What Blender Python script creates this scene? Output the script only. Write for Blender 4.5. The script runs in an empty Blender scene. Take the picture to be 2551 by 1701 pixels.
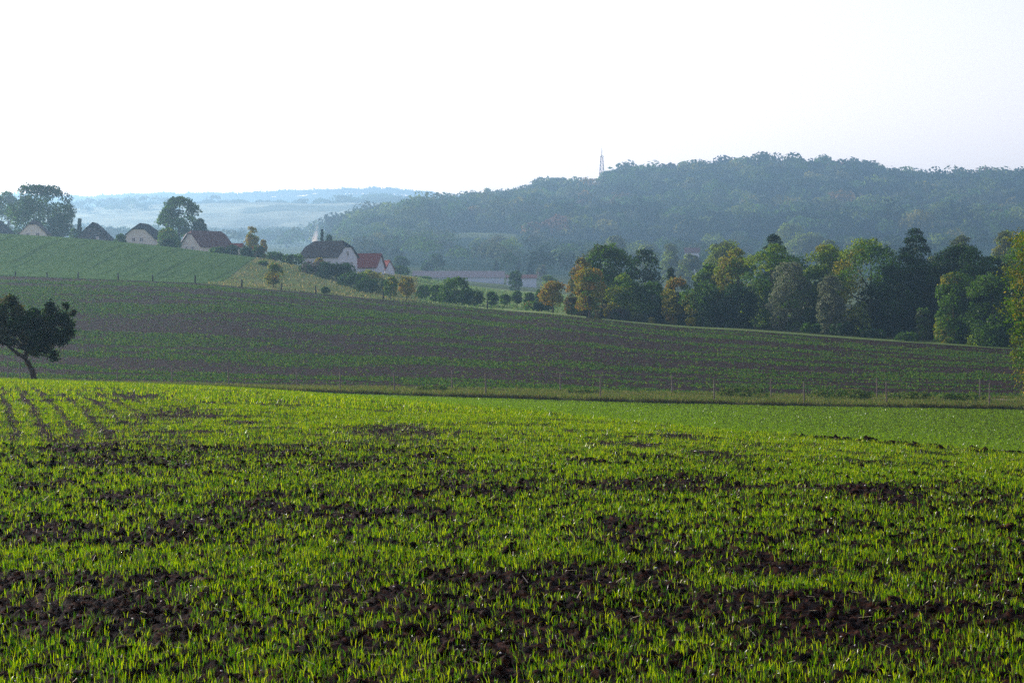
import bpy, bmesh, math, random
import numpy as np
from mathutils import Vector, Matrix
PI = math.pi
R = math.radians
scene = bpy.context.scene
COL = scene.collection
F = 4960.0; CX = 1275.5; CY = 850.5; YH = 760.0
PITCH = math.atan((CY - YH) / F)
ca, sa = math.cos(PITCH), math.sin(PITCH)
rng = np.random.default_rng(7)

# ------------------------------------------------------------------ camera maths (photo pixel + distance -> point)
def zpx(y, D):
    cz = -(np.asarray(y, float) - CY) / F
    return (cz * ca - sa) / (ca + sa * cz) * D
def xpx(x, D, y=760.0):
    cz = -(y - CY) / F
    return (x - CX) / F / (ca + sa * cz) * D
def pt(x, y, D): return (float(xpx(x, D, y)), float(D), float(zpx(y, D)))
def proj(X, Y, Z):
    fw = Y * ca - Z * sa; up = Z * ca + Y * sa
    return CX + F * X / fw, CY - F * up / fw

# far distances are laid out on a working scale; warp gives the real metres
_WA = [0, 450, 700, 1100, 1500, 1900, 3000, 3700, 5000, 8000]; _WB = [0, 450, 920, 1620, 2150, 2600, 3700, 4300, 5500, 8200]
def warp(D): return np.interp(D, _WA, _WB)
def unwarp(D): return np.interp(D, _WB, _WA)

# ------------------------------------------------------------------ noise
def _hash(ix, iy, seed):
    h = (ix.astype(np.int64) * 374761393 + iy.astype(np.int64) * 668265263 + seed * 1442695041) & 0xffffffff
    h = ((h ^ (h >> 13)) * 1274126177) & 0xffffffff
    return ((h ^ (h >> 16)) & 0xffff) / 65535.0
def vnoise(x, y, seed=0):
    ix = np.floor(x); iy = np.floor(y); fx = x - ix; fy = y - iy
    fx = fx * fx * (3 - 2 * fx); fy = fy * fy * (3 - 2 * fy)
    a = _hash(ix, iy, seed); b = _hash(ix + 1, iy, seed); c = _hash(ix, iy + 1, seed); d = _hash(ix + 1, iy + 1, seed)
    return (a * (1 - fx) + b * fx) * (1 - fy) + (c * (1 - fx) + d * fx) * fy
def fbm(x, y, seed=0, oct=4):
    s = 0; a = 0.5; t = 0
    for k in range(oct):
        s = s + a * vnoise(x * 2 ** k, y * 2 ** k, seed + k * 17); t += a; a *= 0.5
    return s / t
def sstep(a, b, x):
    t = np.clip((x - a) / (b - a), 0, 1); return t * t * (3 - 2 * t)

# ------------------------------------------------------------------ terrain
def tab(d):
    ks = sorted(d); return np.array(ks, float), np.array([d[k] for k in ks], float)
def ev(t, x): return np.interp(x, t[0], t[1])
def smooth_tab(d, xs, w=60):
    t = tab(d)
    return sum(ev(t, xs + o) for o in (-w, -w / 2, 0, w / 2, w)) / 5
ED = {-1200: 95, 0: 88, 600: 82, 1000: 72, 1300: 60, 1600: 52, 2000: 45, 2551: 40, 3700: 36}
EY = {-1200: 938, 0: 948, 300: 958, 600: 970, 1000: 1000, 1190: 1018, 1400: 1036, 1600: 1058, 1984: 1092, 2551: 1135, 3700: 1200}
JD = {-1200: 330, 600: 330, 1000: 340, 1250: 325, 1500: 290, 2000: 265, 2551: 250, 3700: 240}
JY = {-1200: 672, 0: 687, 300: 698, 500: 706, 660: 720, 1000: 750, 1250: 773, 1383: 783, 1565: 804, 1707: 817, 1868: 825, 2126: 845, 2360: 860, 2551: 872, 3700: 900}
def c_(v): return {0: v}
LAY = [
 (c_(12), c_(1702)),
 (c_(20), {0: 1302, 2551: 1312}),
 (c_(33), {0: 1100, 600: 1103, 1000: 1108, 1500: 1120, 2000: 1137, 2551: 1170}),
 (ED, EY),
 ({k: v * 1.25 for k, v in ED.items()}, {-1200: 950, 0: 958, 600: 980, 1000: 1002, 1300: 1034, 1600: 1072, 1984: 1110, 2551: 1156, 3700: 1220}),
 (c_(124), {-1200: 955, 0: 965, 600: 984, 1000: 993, 1500: 1022, 2000: 1049, 2551: 1068, 3700: 1100}),
 (c_(148), {-1200: 945, 0: 957, 350: 966, 600: 971, 680: 977, 1100: 990, 1280: 995, 1600: 1005, 1984: 1013, 2551: 1022, 3700: 1035}),
 (c_(168), {-1200: 930, 0: 944, 300: 953, 600: 960, 1000: 966, 1500: 975, 2000: 985, 2551: 990, 3700: 1000}),
 (JD, JY),
 (c_(350), {-1200: 664, 0: 676, 300: 688, 500: 699, 660: 714, 760: 722, 900: 738, 1000: 747, 1100: 757, 1300: 768, 1500: 782, 2000: 800, 2551: 810}),
 (c_(430), {-1200: 566, 0: 583, 174: 593, 281: 602, 415: 615, 533: 630, 659: 645, 760: 668, 850: 684, 900: 692, 1000: 712, 1250: 742, 1500: 760, 2000: 790, 2551: 800}),
 (c_(480), {-1200: 600, 0: 612, 281: 628, 533: 652, 659: 660, 800: 672, 950: 680, 1250: 730, 1500: 748, 2000: 770, 2551: 780}),
 (c_(600), {-1200: 630, 0: 640, 600: 680, 1000: 690, 1250: 716, 1500: 735, 2000: 750, 2551: 758}),
 (c_(800), {-1200: 640, 0: 650, 800: 662, 1000: 650, 1250: 660, 1500: 675, 2000: 675, 2551: 670}),
 (c_(1100), {-1200: 605, 0: 620, 600: 622, 800: 630, 900: 600, 1000: 578, 1250: 570, 1500: 580, 2000: 580, 2551: 575}),
 (c_(1500), {-1200: 590, 0: 600, 780: 614, 850: 616, 934: 600, 980: 584, 1068: 562, 1183: 543, 1256: 537, 1336: 512, 1393: 506, 1470: 520, 1546: 474, 1700: 466, 1887: 452, 2090: 457, 2198: 475, 2301: 494, 2378: 486, 2551: 480, 3700: 510}),
 (c_(1900), {-1200: 585, 0: 592, 850: 596, 1100: 560, 1500: 540, 2000: 520, 3700: 560}),
 (c_(3000), {-1200: 530, 0: 522, 196: 522, 393: 515, 660: 511, 776: 513, 1060: 516, 1140: 519, 2000: 560, 3700: 600}),
 (c_(3700), {-1200: 550, 3700: 550}),
 (c_(5000), {-1200: 490, 0: 500, 168: 503, 365: 504, 477: 492, 561: 496, 640: 498, 717: 493, 874: 485, 1000: 491, 1140: 503, 1500: 540, 3700: 560}),
 (c_(8000), {-1200: 560, 3700: 560}),
]
TX = np.arange(-1200, 3701, 20.0)
Dk = np.array([smooth_tab(d, TX) for d, y in LAY]); Dk = warp(Dk)
Yk = np.array([smooth_tab(y, TX, 40) for d, y in LAY])
Zk = zpx(Yk, Dk)
Dk = np.vstack([np.full((1, len(TX)), 4.0), Dk]); Zk = np.vstack([Zk[:1], Zk])
NT = 900
TT = np.linspace(math.log(24.0), math.log(8020.0), NT); TD = np.exp(TT) - 20
def pchip(xk, yk, x):
    h = np.diff(xk); dl = np.diff(yk) / h; n = len(xk); m = np.zeros(n)
    for i in range(1, n - 1):
        if dl[i - 1] * dl[i] > 0:
            w1 = 2 * h[i] + h[i - 1]; w2 = h[i] + 2 * h[i - 1]
            m[i] = (w1 + w2) / (w1 / dl[i - 1] + w2 / dl[i])
    m[0] = dl[0]; m[-1] = dl[-1]
    i = np.clip(np.searchsorted(xk, x) - 1, 0, n - 2); t = (x - xk[i]) / h[i]
    return ((2 * t**3 - 3 * t**2 + 1) * yk[i] + (t**3 - 2 * t**2 + t) * h[i] * m[i] + (-2 * t**3 + 3 * t**2) * yk[i + 1] + (t**3 - t**2) * h[i] * m[i + 1])
TZ = np.stack([pchip(Dk[:, j], Zk[:, j], TD) for j in range(len(TX))])   # [x, t]
def colx(X, Y):
    return np.clip(CX + F * X / np.maximum(Y, 12.0), -1200, 3699.9)
def zg(X, Y):
    X = np.asarray(X, float); Y = np.asarray(Y, float)
    fx = (colx(X, Y) + 1200) / 20.0; ix = np.floor(fx).astype(int); ix = np.minimum(ix, len(TX) - 2); fx = fx - ix
    ft = (np.log(np.clip(Y, 4.01, 7990) + 20) - TT[0]) / (TT[1] - TT[0]); it = np.minimum(np.floor(ft).astype(int), NT - 2); ft = ft - it
    z = (TZ[ix, it] * (1 - fx) + TZ[ix + 1, it] * fx) * (1 - ft) + (TZ[ix, it + 1] * (1 - fx) + TZ[ix + 1, it + 1] * fx) * ft
    z = z + 0.18 * sstep(148.2, 148.9, Y) * (1 - sstep(152, 164, Y))                       # the bank the near fence stands on
    z = z + (fbm(X / 60, Y / 60, 5) - .5) * 8 * sstep(1400, 1800, Y) + (fbm(X / 90, Y / 90, 8) - .5) * 24 * sstep(4800, 5300, Y)
    return z
def relief(X, Y):
    a = 1 - sstep(30, 95, Y) * .6
    b = fbm(X / .09, Y / .09, 31, 4); c = fbm(X / .45, Y / .45, 32, 3)
    big = fbm(X / 3.0, Y / 3.0, 33, 2)
    return a * (.075 * np.abs(b - .5) * 2 + .10 * (c - .5)) + .12 * (big - .5) * (1 - sstep(70, 95, Y))
tED, tJD = tab(ED), tab(JD)
def Eof(x): return ev((TX, smooth_tab(ED, TX)), x)
def Jof(x): return ev((TX, smooth_tab(JD, TX)), x)

# ------------------------------------------------------------------ materials
def newmat(name):
    m = bpy.data.materials.new(name); m.use_nodes = True
    nt = m.node_tree; nt.nodes.clear(); out = nt.nodes.new('ShaderNodeOutputMaterial')
    return m, nt, out
def N(nt, t, **k):
    n = nt.nodes.new(t)
    for a, b in k.items(): setattr(n, a, b)
    return n
def ramp(nt, fac, stops, mode='LINEAR'):
    r = N(nt, 'ShaderNodeValToRGB'); r.color_ramp.interpolation = mode
    e = r.color_ramp.elements
    while len(e) < len(stops): e.new(.5)
    for q, (p, c) in zip(e, stops): q.position = p; q.color = (*c, 1)
    nt.links.new(fac, r.inputs[0]); return r.outputs[0]
def noise_node(nt, scale, detail=6, rough=.6, vec=None, coord='Object'):
    n = N(nt, 'ShaderNodeTexNoise'); n.inputs['Scale'].default_value = scale; n.inputs['Detail'].default_value = detail; n.inputs['Roughness'].default_value = rough
    if vec is None:
        tc = N(nt, 'ShaderNodeTexCoord'); vec = tc.outputs[coord]
    nt.links.new(vec, n.inputs['Vector']); return n.outputs['Fac']
def leafmat(name, trans=.5, gloss=.05, rough=.35, tv=1.35):
    m, nt, out = newmat(name)
    at = N(nt, 'ShaderNodeAttribute', attribute_name='tint')
    d = N(nt, 'ShaderNodeBsdfDiffuse'); t = N(nt, 'ShaderNodeBsdfTranslucent'); g = N(nt, 'ShaderNodeBsdfGlossy')
    g.inputs['Roughness'].default_value = rough
    nt.links.new(at.outputs['Color'], d.inputs['Color'])
    hs = N(nt, 'ShaderNodeHueSaturation'); hs.inputs['Saturation'].default_value = 1.12; hs.inputs['Value'].default_value = tv
    nt.links.new(at.outputs['Color'], hs.inputs['Color']); nt.links.new(hs.outputs[0], t.inputs['Color'])
    mx = N(nt, 'ShaderNodeMixShader'); mx.inputs[0].default_value = trans
    nt.links.new(d.outputs[0], mx.inputs[1]); nt.links.new(t.outputs[0], mx.inputs[2])
    m2 = N(nt, 'ShaderNodeMixShader'); m2.inputs[0].default_value = gloss
    nt.links.new(mx.outputs[0], m2.inputs[1]); nt.links.new(g.outputs[0], m2.inputs[2])
    nt.links.new(m2.outputs[0], out.inputs['Surface']); return m
def soilmat(name, stops, scale, rough=.75, bump=.5, bscale=None, spec=.03, bdist=.03):
    m, nt, out = newmat(name)
    p = N(nt, 'ShaderNodeBsdfPrincipled'); p.inputs['Roughness'].default_value = rough; p.inputs['Specular IOR Level'].default_value = spec
    nt.links.new(ramp(nt, noise_node(nt, scale, 8, .65), stops), p.inputs['Base Color'])
    b = N(nt, 'ShaderNodeBump'); b.inputs['Strength'].default_value = bump; b.inputs['Distance'].default_value = bdist
    nt.links.new(noise_node(nt, bscale or scale * 3, 6, .7), b.inputs['Height']); nt.links.new(b.outputs[0], p.inputs['Normal'])
    nt.links.new(p.outputs[0], out.inputs['Surface']); return m
def plain(name, col, rough=.8, var=.25, scale=1.5, spec=.04, metal=0):
    c0 = tuple(v * (1 - var) for v in col); c1 = tuple(min(1, v * (1 + var)) for v in col)
    m = soilmat(name, [(.3, c0), (.7, c1)], scale, rough, .25, scale * 4, spec)
    m.node_tree.nodes['Principled BSDF'].inputs['Metallic'].default_value = metal
    return m
M = {}
M['soil'] = soilmat('dark_loam', [(.38, (.0008, .0003, .0002)), (.5, (.005, .0016, .0007)), (.64, (.045, .0155, .007))], 14, .7, 1, 60, .02, .02)
M['ground'] = soilmat('earth', [(.3, (.03, .04, .015)), (.7, (.06, .07, .03))], .3)
M['crop'] = leafmat('crop_blade', .58, .016, .25, 1.9)
M['herb'] = leafmat('herb_leaf', .4, .004, .4)
M['leaf'] = leafmat('tree_leaf', .38, .006, .4)
M['far_leaf'] = leafmat('wood_leaf', .3, .005, .6)
M['lowfield'] = soilmat('sown_field', [(.3, (.028, .045, .005)), (.7, (.045, .065, .007))], 1.2, .9, .5, 8, .0)
M['midfield'] = soilmat('mid_soil', [(.35, (.004, .0022, .0016)), (.5, (.014, .008, .0055)), (.65, (.045, .027, .018))], 1.4, .9, 1, 3, .02, .12)
M['bank'] = soilmat('verge_turf', [(.3, (.02, .028, .008)), (.5, (.04, .045, .014)), (.7, (.08, .07, .03))], 1.2, .9, 1, 5, .0, .1)
M['track'] = soilmat('track_dust', [(.3, (.12, .10, .07)), (.7, (.25, .21, .15))], 2, .9, .4)
M['pasture'] = soilmat('pasture_grass', [(.25, (.06, .085, .025)), (.5, (.10, .135, .048)), (.75, (.20, .18, .085))], .09, .9, .8, 2, .0, .15)
M['bark'] = plain('bark', (.045, .035, .026), .9, .35, 6)
M['post_wood'] = plain('weathered_wood', (.13, .11, .09), .8, .3, 8)
M['dark_wood'] = plain('dark_post_wood', (.03, .026, .022), .85, .3, 8)
M['wire'] = plain('wire', (.10, .09, .08), .7, .05, 5, .1, 0)
M['cream'] = plain('cream_render', (.50, .48, .40), .9, .08)
M['white'] = plain('white_render', (.46, .48, .50), .9, .08)
M['roof_dark'] = plain('dark_tiles', (.020, .022, .027), .9, .3, 3)
M['roof_grey'] = plain('grey_tiles', (.06, .05, .05), .9, .3, 3)
M['roof_brown'] = plain('brown_tiles', (.09, .04, .035), .9, .3, 3)
M['roof_red'] = plain('red_tiles', (.14, .04, .032), .9, .25, 3)
M['pane'] = plain('window_glass', (.03, .04, .05), .15, .1, 1, .5)
M['frame'] = plain('painted_frame', (.7, .7, .68), .6, .05)
M['door'] = plain('door_wood', (.20, .09, .06), .7, .2)
M['dark_clad'] = plain('dark_boarding', (.07, .07, .075), .8, .2)
M['brick'] = plain('chimney_brick', (.22, .09, .06), .85, .2, 6)
M['metal'] = plain('bare_metal', (.75, .75, .75), .35, .05, 2, .5, .6)
M['mast_red'] = plain('red_paint', (.13, .03, .03), .8, .1)
M['mast_white'] = plain('white_paint', (.7, .7, .7), .6, .05)
M['stone'] = plain('flint', (.55, .52, .46), .6, .35, 20, .4)
M['straw'] = plain('straw', (.5, .42, .25), .7, .2, 30, .4)

# green hillside field with drill lines
def stripe_field():
    m, nt, out = newmat('green_hill_crop')
    p = N(nt, 'ShaderNodeBsdfPrincipled'); p.inputs['Roughness'].default_value = .95; p.inputs['Specular IOR Level'].default_value = 0
    tc = N(nt, 'ShaderNodeTexCoord')
    mp = N(nt, 'ShaderNodeMapping'); mp.inputs['Rotation'].default_value = (0, 0, R(0))
    nt.links.new(tc.outputs['Object'], mp.inputs['Vector'])
    base = ramp(nt, noise_node(nt, 1.6, 6, .75), [(.36, (.02, .045, .015)), (.5, (.055, .11, .035)), (.64, (.12, .18, .06))])
    mp2 = N(nt, 'ShaderNodeMapping'); mp2.inputs['Rotation'].default_value = (0, 0, R(11)); mp2.inputs['Scale'].default_value = (.8, .02, 0)
    nt.links.new(tc.outputs['Object'], mp2.inputs['Vector'])
    st = ramp(nt, noise_node(nt, 1.0, 3, .5, mp2.outputs[0]), [(.36, (.45, .48, .58)), (.47, (1, 1, 1))])
    mx = N(nt, 'ShaderNodeMix', data_type='RGBA', blend_type='MULTIPLY'); mx.inputs[0].default_value = .6
    nt.links.new(base, mx.inputs[6]); nt.links.new(st, mx.inputs[7])
    nt.links.new(mx.outputs[2], p.inputs['Base Color'])
    b = N(nt, 'ShaderNodeBump'); b.inputs['Strength'].default_value = 1; b.inputs['Distance'].default_value = .15
    nt.links.new(noise_node(nt, 2.5, 4, .7), b.inputs['Height']); nt.links.new(b.outputs[0], p.inputs['Normal'])
    nt.links.new(p.outputs[0], out.inputs['Surface']); return m
M['hillcrop'] = stripe_field()
def landmat():
    m, nt, out = newmat('far_land')
    p = N(nt, 'ShaderNodeBsdfPrincipled'); p.inputs['Roughness'].default_value = .9; p.inputs['Specular IOR Level'].default_value = 0
    at = N(nt, 'ShaderNodeAttribute', attribute_name='tint')
    st = ramp(nt, noise_node(nt, .02, 8, .7), [(.35, (.6, .6, .6)), (.65, (1.3, 1.3, 1.3))])
    mx = N(nt, 'ShaderNodeMix', data_type='RGBA', blend_type='MULTIPLY'); mx.inputs[0].default_value = 1
    nt.links.new(at.outputs['Color'], mx.inputs[6]); nt.links.new(st, mx.inputs[7])
    nt.links.new(mx.outputs[2], p.inputs['Base Color']); nt.links.new(p.outputs[0], out.inputs['Surface']); return m
M['land'] = landmat()

# ------------------------------------------------------------------ mesh helpers
def tag(o, label=None, cat=None, group=None, kind=None):
    if label: o['label'] = label
    if cat: o['category'] = cat
    if group: o['group'] = group
    if kind: o['kind'] = kind
    return o
def mesh_np(name, V, tris=None, quads=None, mat=None, tint=None, parent=None, smooth=False, loc=None):
    me = bpy.data.meshes.new(name); V = np.asarray(V, np.float32)
    if loc is not None: V = V - np.asarray(loc, np.float32)
    nt_ = 0 if tris is None else len(tris); nq = 0 if quads is None else len(quads)
    me.vertices.add(len(V)); me.vertices.foreach_set('co', V.ravel())
    me.loops.add(nt_ * 3 + nq * 4); me.polygons.add(nt_ + nq)
    li = []; st = []
    if nt_: li.append(np.asarray(tris).ravel()); st.append(np.arange(nt_) * 3)
    if nq: li.append(np.asarray(quads).ravel()); st.append(nt_ * 3 + np.arange(nq) * 4)
    me.loops.foreach_set('vertex_index', np.concatenate(li).astype(np.int32))
    me.polygons.foreach_set('loop_start', np.concatenate(st).astype(np.int32))
    if smooth: me.polygons.foreach_set('use_smooth', np.ones(nt_ + nq, bool))
    me.update(calc_edges=True)
    if tint is not None:
        a = me.color_attributes.new('tint', 'FLOAT_COLOR', 'POINT')
        a.data.foreach_set('color', np.hstack([tint, np.ones((len(V), 1))]).astype(np.float32).ravel())
    if mat: me.materials.append(mat)
    o = bpy.data.objects.new(name, me); COL.objects.link(o)
    if loc is not None and parent is None: o.location = loc
    if parent: o.parent = parent
    return o
def grid_quads(nr, nc):
    i = np.arange(nr * nc).reshape(nr, nc)
    return np.stack([i[:-1, :-1], i[:-1, 1:], i[1:, 1:], i[1:, :-1]], -1).reshape(-1, 4)
def sheet(name, xcols, D0, D1, nrows, mat, dz=0, rel=False, tintf=None, power=1.0, kind='structure'):
    """xcols: array of photo-column values, or a function of t giving such an array"""
    t = np.linspace(0, 1, nrows) ** power
    rows = []
    for tt in t:
        xs = xcols(tt) if callable(xcols) else xcols
        d0 = D0(xs) if callable(D0) else np.full(len(xs), D0); d1 = D1(xs) if callable(D1) else np.full(len(xs), D1)
        D = np.exp(np.log(d0) * (1 - tt) + np.log(d1) * tt)
        X = (xs - CX) / F * D
        rows.append(np.stack([X, D, np.zeros_like(X)], -1))
    V = np.concatenate(rows); V[:, 2] = zg(V[:, 0], V[:, 1]) + dz
    if rel: V[:, 2] += relief(V[:, 0], V[:, 1])
    tint = tintf(V[:, 0], V[:, 1]) if tintf else None
    o = mesh_np(name, V, None, grid_quads(nrows, len(rows[0])), mat, tint, smooth=True)
    return tag(o, kind=kind)
def empty(name, loc, label, cat, group=None, rz=0):
    o = bpy.data.objects.new(name, None); COL.objects.link(o); o.location = loc; o.rotation_euler.z = rz
    o.empty_display_size = .5
    return tag(o, label, cat, group)
class MB:
    def __init__(s): s.v = []; s.f = []
    def add(s, vs, fs):
        b = len(s.v); s.v += [tuple(v) for v in vs]; s.f += [tuple(b + i for i in f) for f in fs]
    def box(s, x0, x1, y0, y1, z0, z1):
        s.add([(x, y, z) for z in (z0, z1) for x, y in ((x0, y0), (x1, y0), (x1, y1), (x0, y1))],
              [(3, 2, 1, 0), (4, 5, 6, 7), (0, 1, 5, 4), (1, 2, 6, 5), (2, 3, 7, 6), (3, 0, 4, 7)])
    def tube(s, pts, rad, n=7):
        pts = [Vector(p) for p in pts]; b = len(s.v); k = len(pts)
        for i, p in enumerate(pts):
            d = (pts[min(i + 1, k - 1)] - pts[max(i - 1, 0)]).normalized()
            a = d.orthogonal().normalized() if abs(d.z) < .9 else Vector((1, 0, 0)).cross(d).normalized()
            c = d.cross(a)
            for j in range(n):
                w = 2 * PI * j / n; s.v.append(tuple(p + (a * math.cos(w) + c * math.sin(w)) * rad[i]))
        for i in range(k - 1):
            for j in range(n):
                s.f.append((b + i * n + j, b + i * n + (j + 1) % n, b + (i + 1) * n + (j + 1) % n, b + (i + 1) * n + j))
        s.f.append(tuple(b + j for j in reversed(range(n)))); s.f.append(tuple(b + (k - 1) * n + j for j in range(n)))
    def slab(s, poly, th):
        """a flat polygon given thickness downward along its normal"""
        P = [Vector(p) for p in poly]; nrm = (P[1] - P[0]).cross(P[2] - P[0]).normalized()
        if nrm.z < 0: P.reverse(); nrm = -nrm
        n = len(P); Q = [p - nrm * th for p in P]
        s.add(P + Q, [tuple(range(n)), tuple(reversed(range(n, 2 * n)))] + [(i, i + n, (i + 1) % n + n, (i + 1) % n) for i in range(n)])
    def build(s, name, mat, parent=None, loc=None, smooth=False):
        me = bpy.data.meshes.new(name); me.from_pydata(s.v, [], s.f); me.materials.append(mat); me.update()
        if smooth: me.polygons.foreach_set('use_smooth', [True] * len(me.polygons))
        o = bpy.data.objects.new(name, me); COL.objects.link(o)
        if parent: o.parent = parent
        if loc: o.location = loc
        return o

# ------------------------------------------------------------------ the land
XC = np.arange(-1200, 3701, 12.0)
def ucols():
    a = np.linspace(-.26, .26, 760); b = .26 + np.cumsum(np.geomspace(.001, .05, 60)); return np.concatenate([-b[::-1], a, b])
def near_field():
    u = ucols(); nr = 780; K = 15.0
    t = np.linspace(0, 1, nr)
    V = np.zeros((nr, len(u), 3))
    # rows run to the crest line, whose distance differs per column
    Dn = np.full(len(u), 6.5)
    De = np.full(len(u), 70.0)
    for _ in range(12):
        X = u * (De + K); De = Eof(colx(X, De)) * 1.22
    for i, tt in enumerate(t):
        D = np.exp(np.log(Dn) * (1 - tt) + np.log(De) * tt); V[i, :, 1] = D; V[i, :, 0] = u * (D + K)
    V = V.reshape(-1, 3); V[:, 2] = zg(V[:, 0], V[:, 1]) + relief(V[:, 0], V[:, 1])
    return tag(mesh_np('crop_field_soil', V, None, grid_quads(nr, len(u)), M['soil'], smooth=True), kind='structure')
near_field()
sheet('lower_field', XC, lambda x: Eof(x) * 1.19, 148.3, 160, M['lowfield'], dz=.03)
sheet('verge', XC, 148.2, 168.2, 60, M['bank'])
sheet('track', XC, 162.2, 164.6, 6, M['track'], dz=.03)
sheet('ploughed_field', XC, 168, lambda x: Jof(x), 220, M['midfield'])
def fieldright(t):      # right border of the hillside crop: leaves the post line at column 491, reaches the top at 650
    xb = 495 + 165 * t ** .8
    return np.linspace(-1200, xb, 160)
sheet('hillside_field', fieldright, lambda x: Jof(x) + .01 * x * 0, 438, 90, M['hillcrop'], dz=.05)
sheet('pasture', np.arange(-1200, 1051, 11.25), lambda x: Jof(x) - .3, 640, 160, M['pasture'])
M['meadow'] = soilmat('orchard_meadow', [(.25, (.09, .14, .05)), (.5, (.15, .21, .075)), (.75, (.22, .25, .11))], .12, .9, .8, 2, .0, .15)
sheet('meadow', np.arange(1050, 1461, 10.25), lambda x: Jof(x) - .3, 640, 160, M['meadow'])
M['floor'] = soilmat('woodland_floor', [(.3, (.012, .018, .006)), (.7, (.035, .04, .014))], .6, .9, 1, 2, .0, .2)
sheet('woodland_floor', np.arange(1460, 3701, 20.0), lambda x: Jof(x) - .3, 640, 120, M['floor'])
FOR = {780: 0, 860: 1}
M['strip'] = soilmat('strip_grass', [(.3, (.04, .08, .010)), (.7, (.07, .11, .016))], .8, .9, .6, 5, .1)
sheet('grass_strip', np.arange(1500, 2700, 10.0), lambda x: Jof(x) - .2, lambda x: Jof(x) + 7, 8, M['strip'], dz=.05)
def landtint(X, Y):
    x = colx(X, Y); Y1 = unwarp(Y); X = X * Y1 / Y; Y = Y1
    forest = np.array([.014, .03, .012]); fieldc = np.array([.24, .25, .16]) * (.6 + .8 * (np.floor(vnoise(X / 150 + 3, Y / 260, 44) * 4) / 3))[:, None]; grass = np.array([.06, .08, .03])
    f1 = sstep(740, 860, x + (Y - 1100) * .0) * sstep(700, 760, Y) * (1 - sstep(1900, 2100, Y))
    f2 = ((x < 760) & (Y > 1500) & (Y < 2100) & (fbm(X / 200, Y / 200, 3) > .5)) * .8
    f3 = sstep(3300, 3500, Y); n = fbm(X / 260, Y / 260, 21)
    f4 = (n > .62) * .7 * (Y > 1900)
    f = np.clip(np.maximum.reduce([f1, f2, f3, f4]), 0, 1)[:, None]
    base = np.where((Y > 2050)[:, None], fieldc, np.where((Y > 900)[:, None], np.array([.09, .12, .06]), grass))
    c = base * (1 - f) + forest * f
    clr = ((np.abs(Y - 1030) < 22) & (x > 1095) & (x < 1292))[:, None]
    return np.where(clr, np.array([.12, .15, .06]), c)
sheet('hills', np.arange(-1200, 3701, 14.0), 639, 6300, 330, M['land'], tintf=landtint)
def base_ground():
    u = np.linspace(-1.5, 1.5, 130); Y = np.concatenate([np.linspace(-80, 5, 12), np.geomspace(8, 160, 60)])
    V = np.array([(a * (y + 95), y, 0) for y in Y for a in u]); V[:, 2] = zg(V[:, 0], V[:, 1]) - .5
    return tag(mesh_np('ground', V, None, grid_quads(len(Y), len(u)), M['ground'], smooth=True), kind='structure')
base_ground()

# ------------------------------------------------------------------ young cereal
PATCH = [(330,992,70,9,.95),(450,1034,95,20,.95),(250,1000,40,20,.3),(150,1142,210,34,.97),(640,1160,420,26,.85),(420,1130,240,26,.7),(930,1172,240,20,.85),(960,1078,130,18,.9),(900,1110,260,26,.5),
 (1310,1202,80,12,.7),(2360,1228,240,30,.85),(2500,1255,130,20,.7),(2490,1462,110,30,.9),(2150,1430,140,16,.5),(1950,1412,220,20,.55),(1250,1440,260,22,.55),(2250,1310,180,18,.4),(1500,1215,120,12,.4),
 (700,1490,900,60,.62),(1250,1560,520,80,.88),(1950,1575,620,80,.75),(250,1540,360,60,.78),(160,1450,260,26,.72),(1000,1500,300,40,.85),(1650,1500,300,40,.7),(2300,1540,260,60,.7),(600,1600,500,40,.6),
 (20,980,16,40,.0),(720,1010,60,8,.6),(2210,1215,120,20,.5)]
def crop_density(X, Y, Z):
    x, y = proj(X, Y, Z)
    n = fbm(X / 1.1, Y / 1.6, 11, 3); d = sstep(.24, .46, n) * (.35 + .65 * sstep(.35, .52, fbm(X / .20, Y / .40, 12, 2)))
    d = .12 + .88 * d
    for cx, cy, rx, ry, s in PATCH:
        wob = (fbm(X / .7, Y / .9, 40, 2) - .5) * 1.3
        r = np.sqrt(((x - cx) / rx) ** 2 + ((y - cy) / ry) ** 2) + wob
        d = d * (1 - s * (.58 if y.mean() > 1150 else .93) * (1 - sstep(.55, 1.35, r)))
    q = (X * .968 + Y * .252) / .54 + (fbm(X / 5, Y / 5, 50, 2) - .5) * .7
    row = sstep(.24, .56, np.abs((q % 1.0) - .5) * 2)
    w = (1 - sstep(260, 620, x)) * (1 - sstep(1080, 1130, y)) * sstep(958, 975, y) * .97
    q2 = (X * .968 + Y * .252) / .125
    row2 = .55 + .45 * np.cos(q2 * 2 * PI)
    w2 = .5 * (Y < 30)
    return np.clip(d * (1 - w + w * row) * (1 - w2 + w2 * row2), 0, 1)
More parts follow.
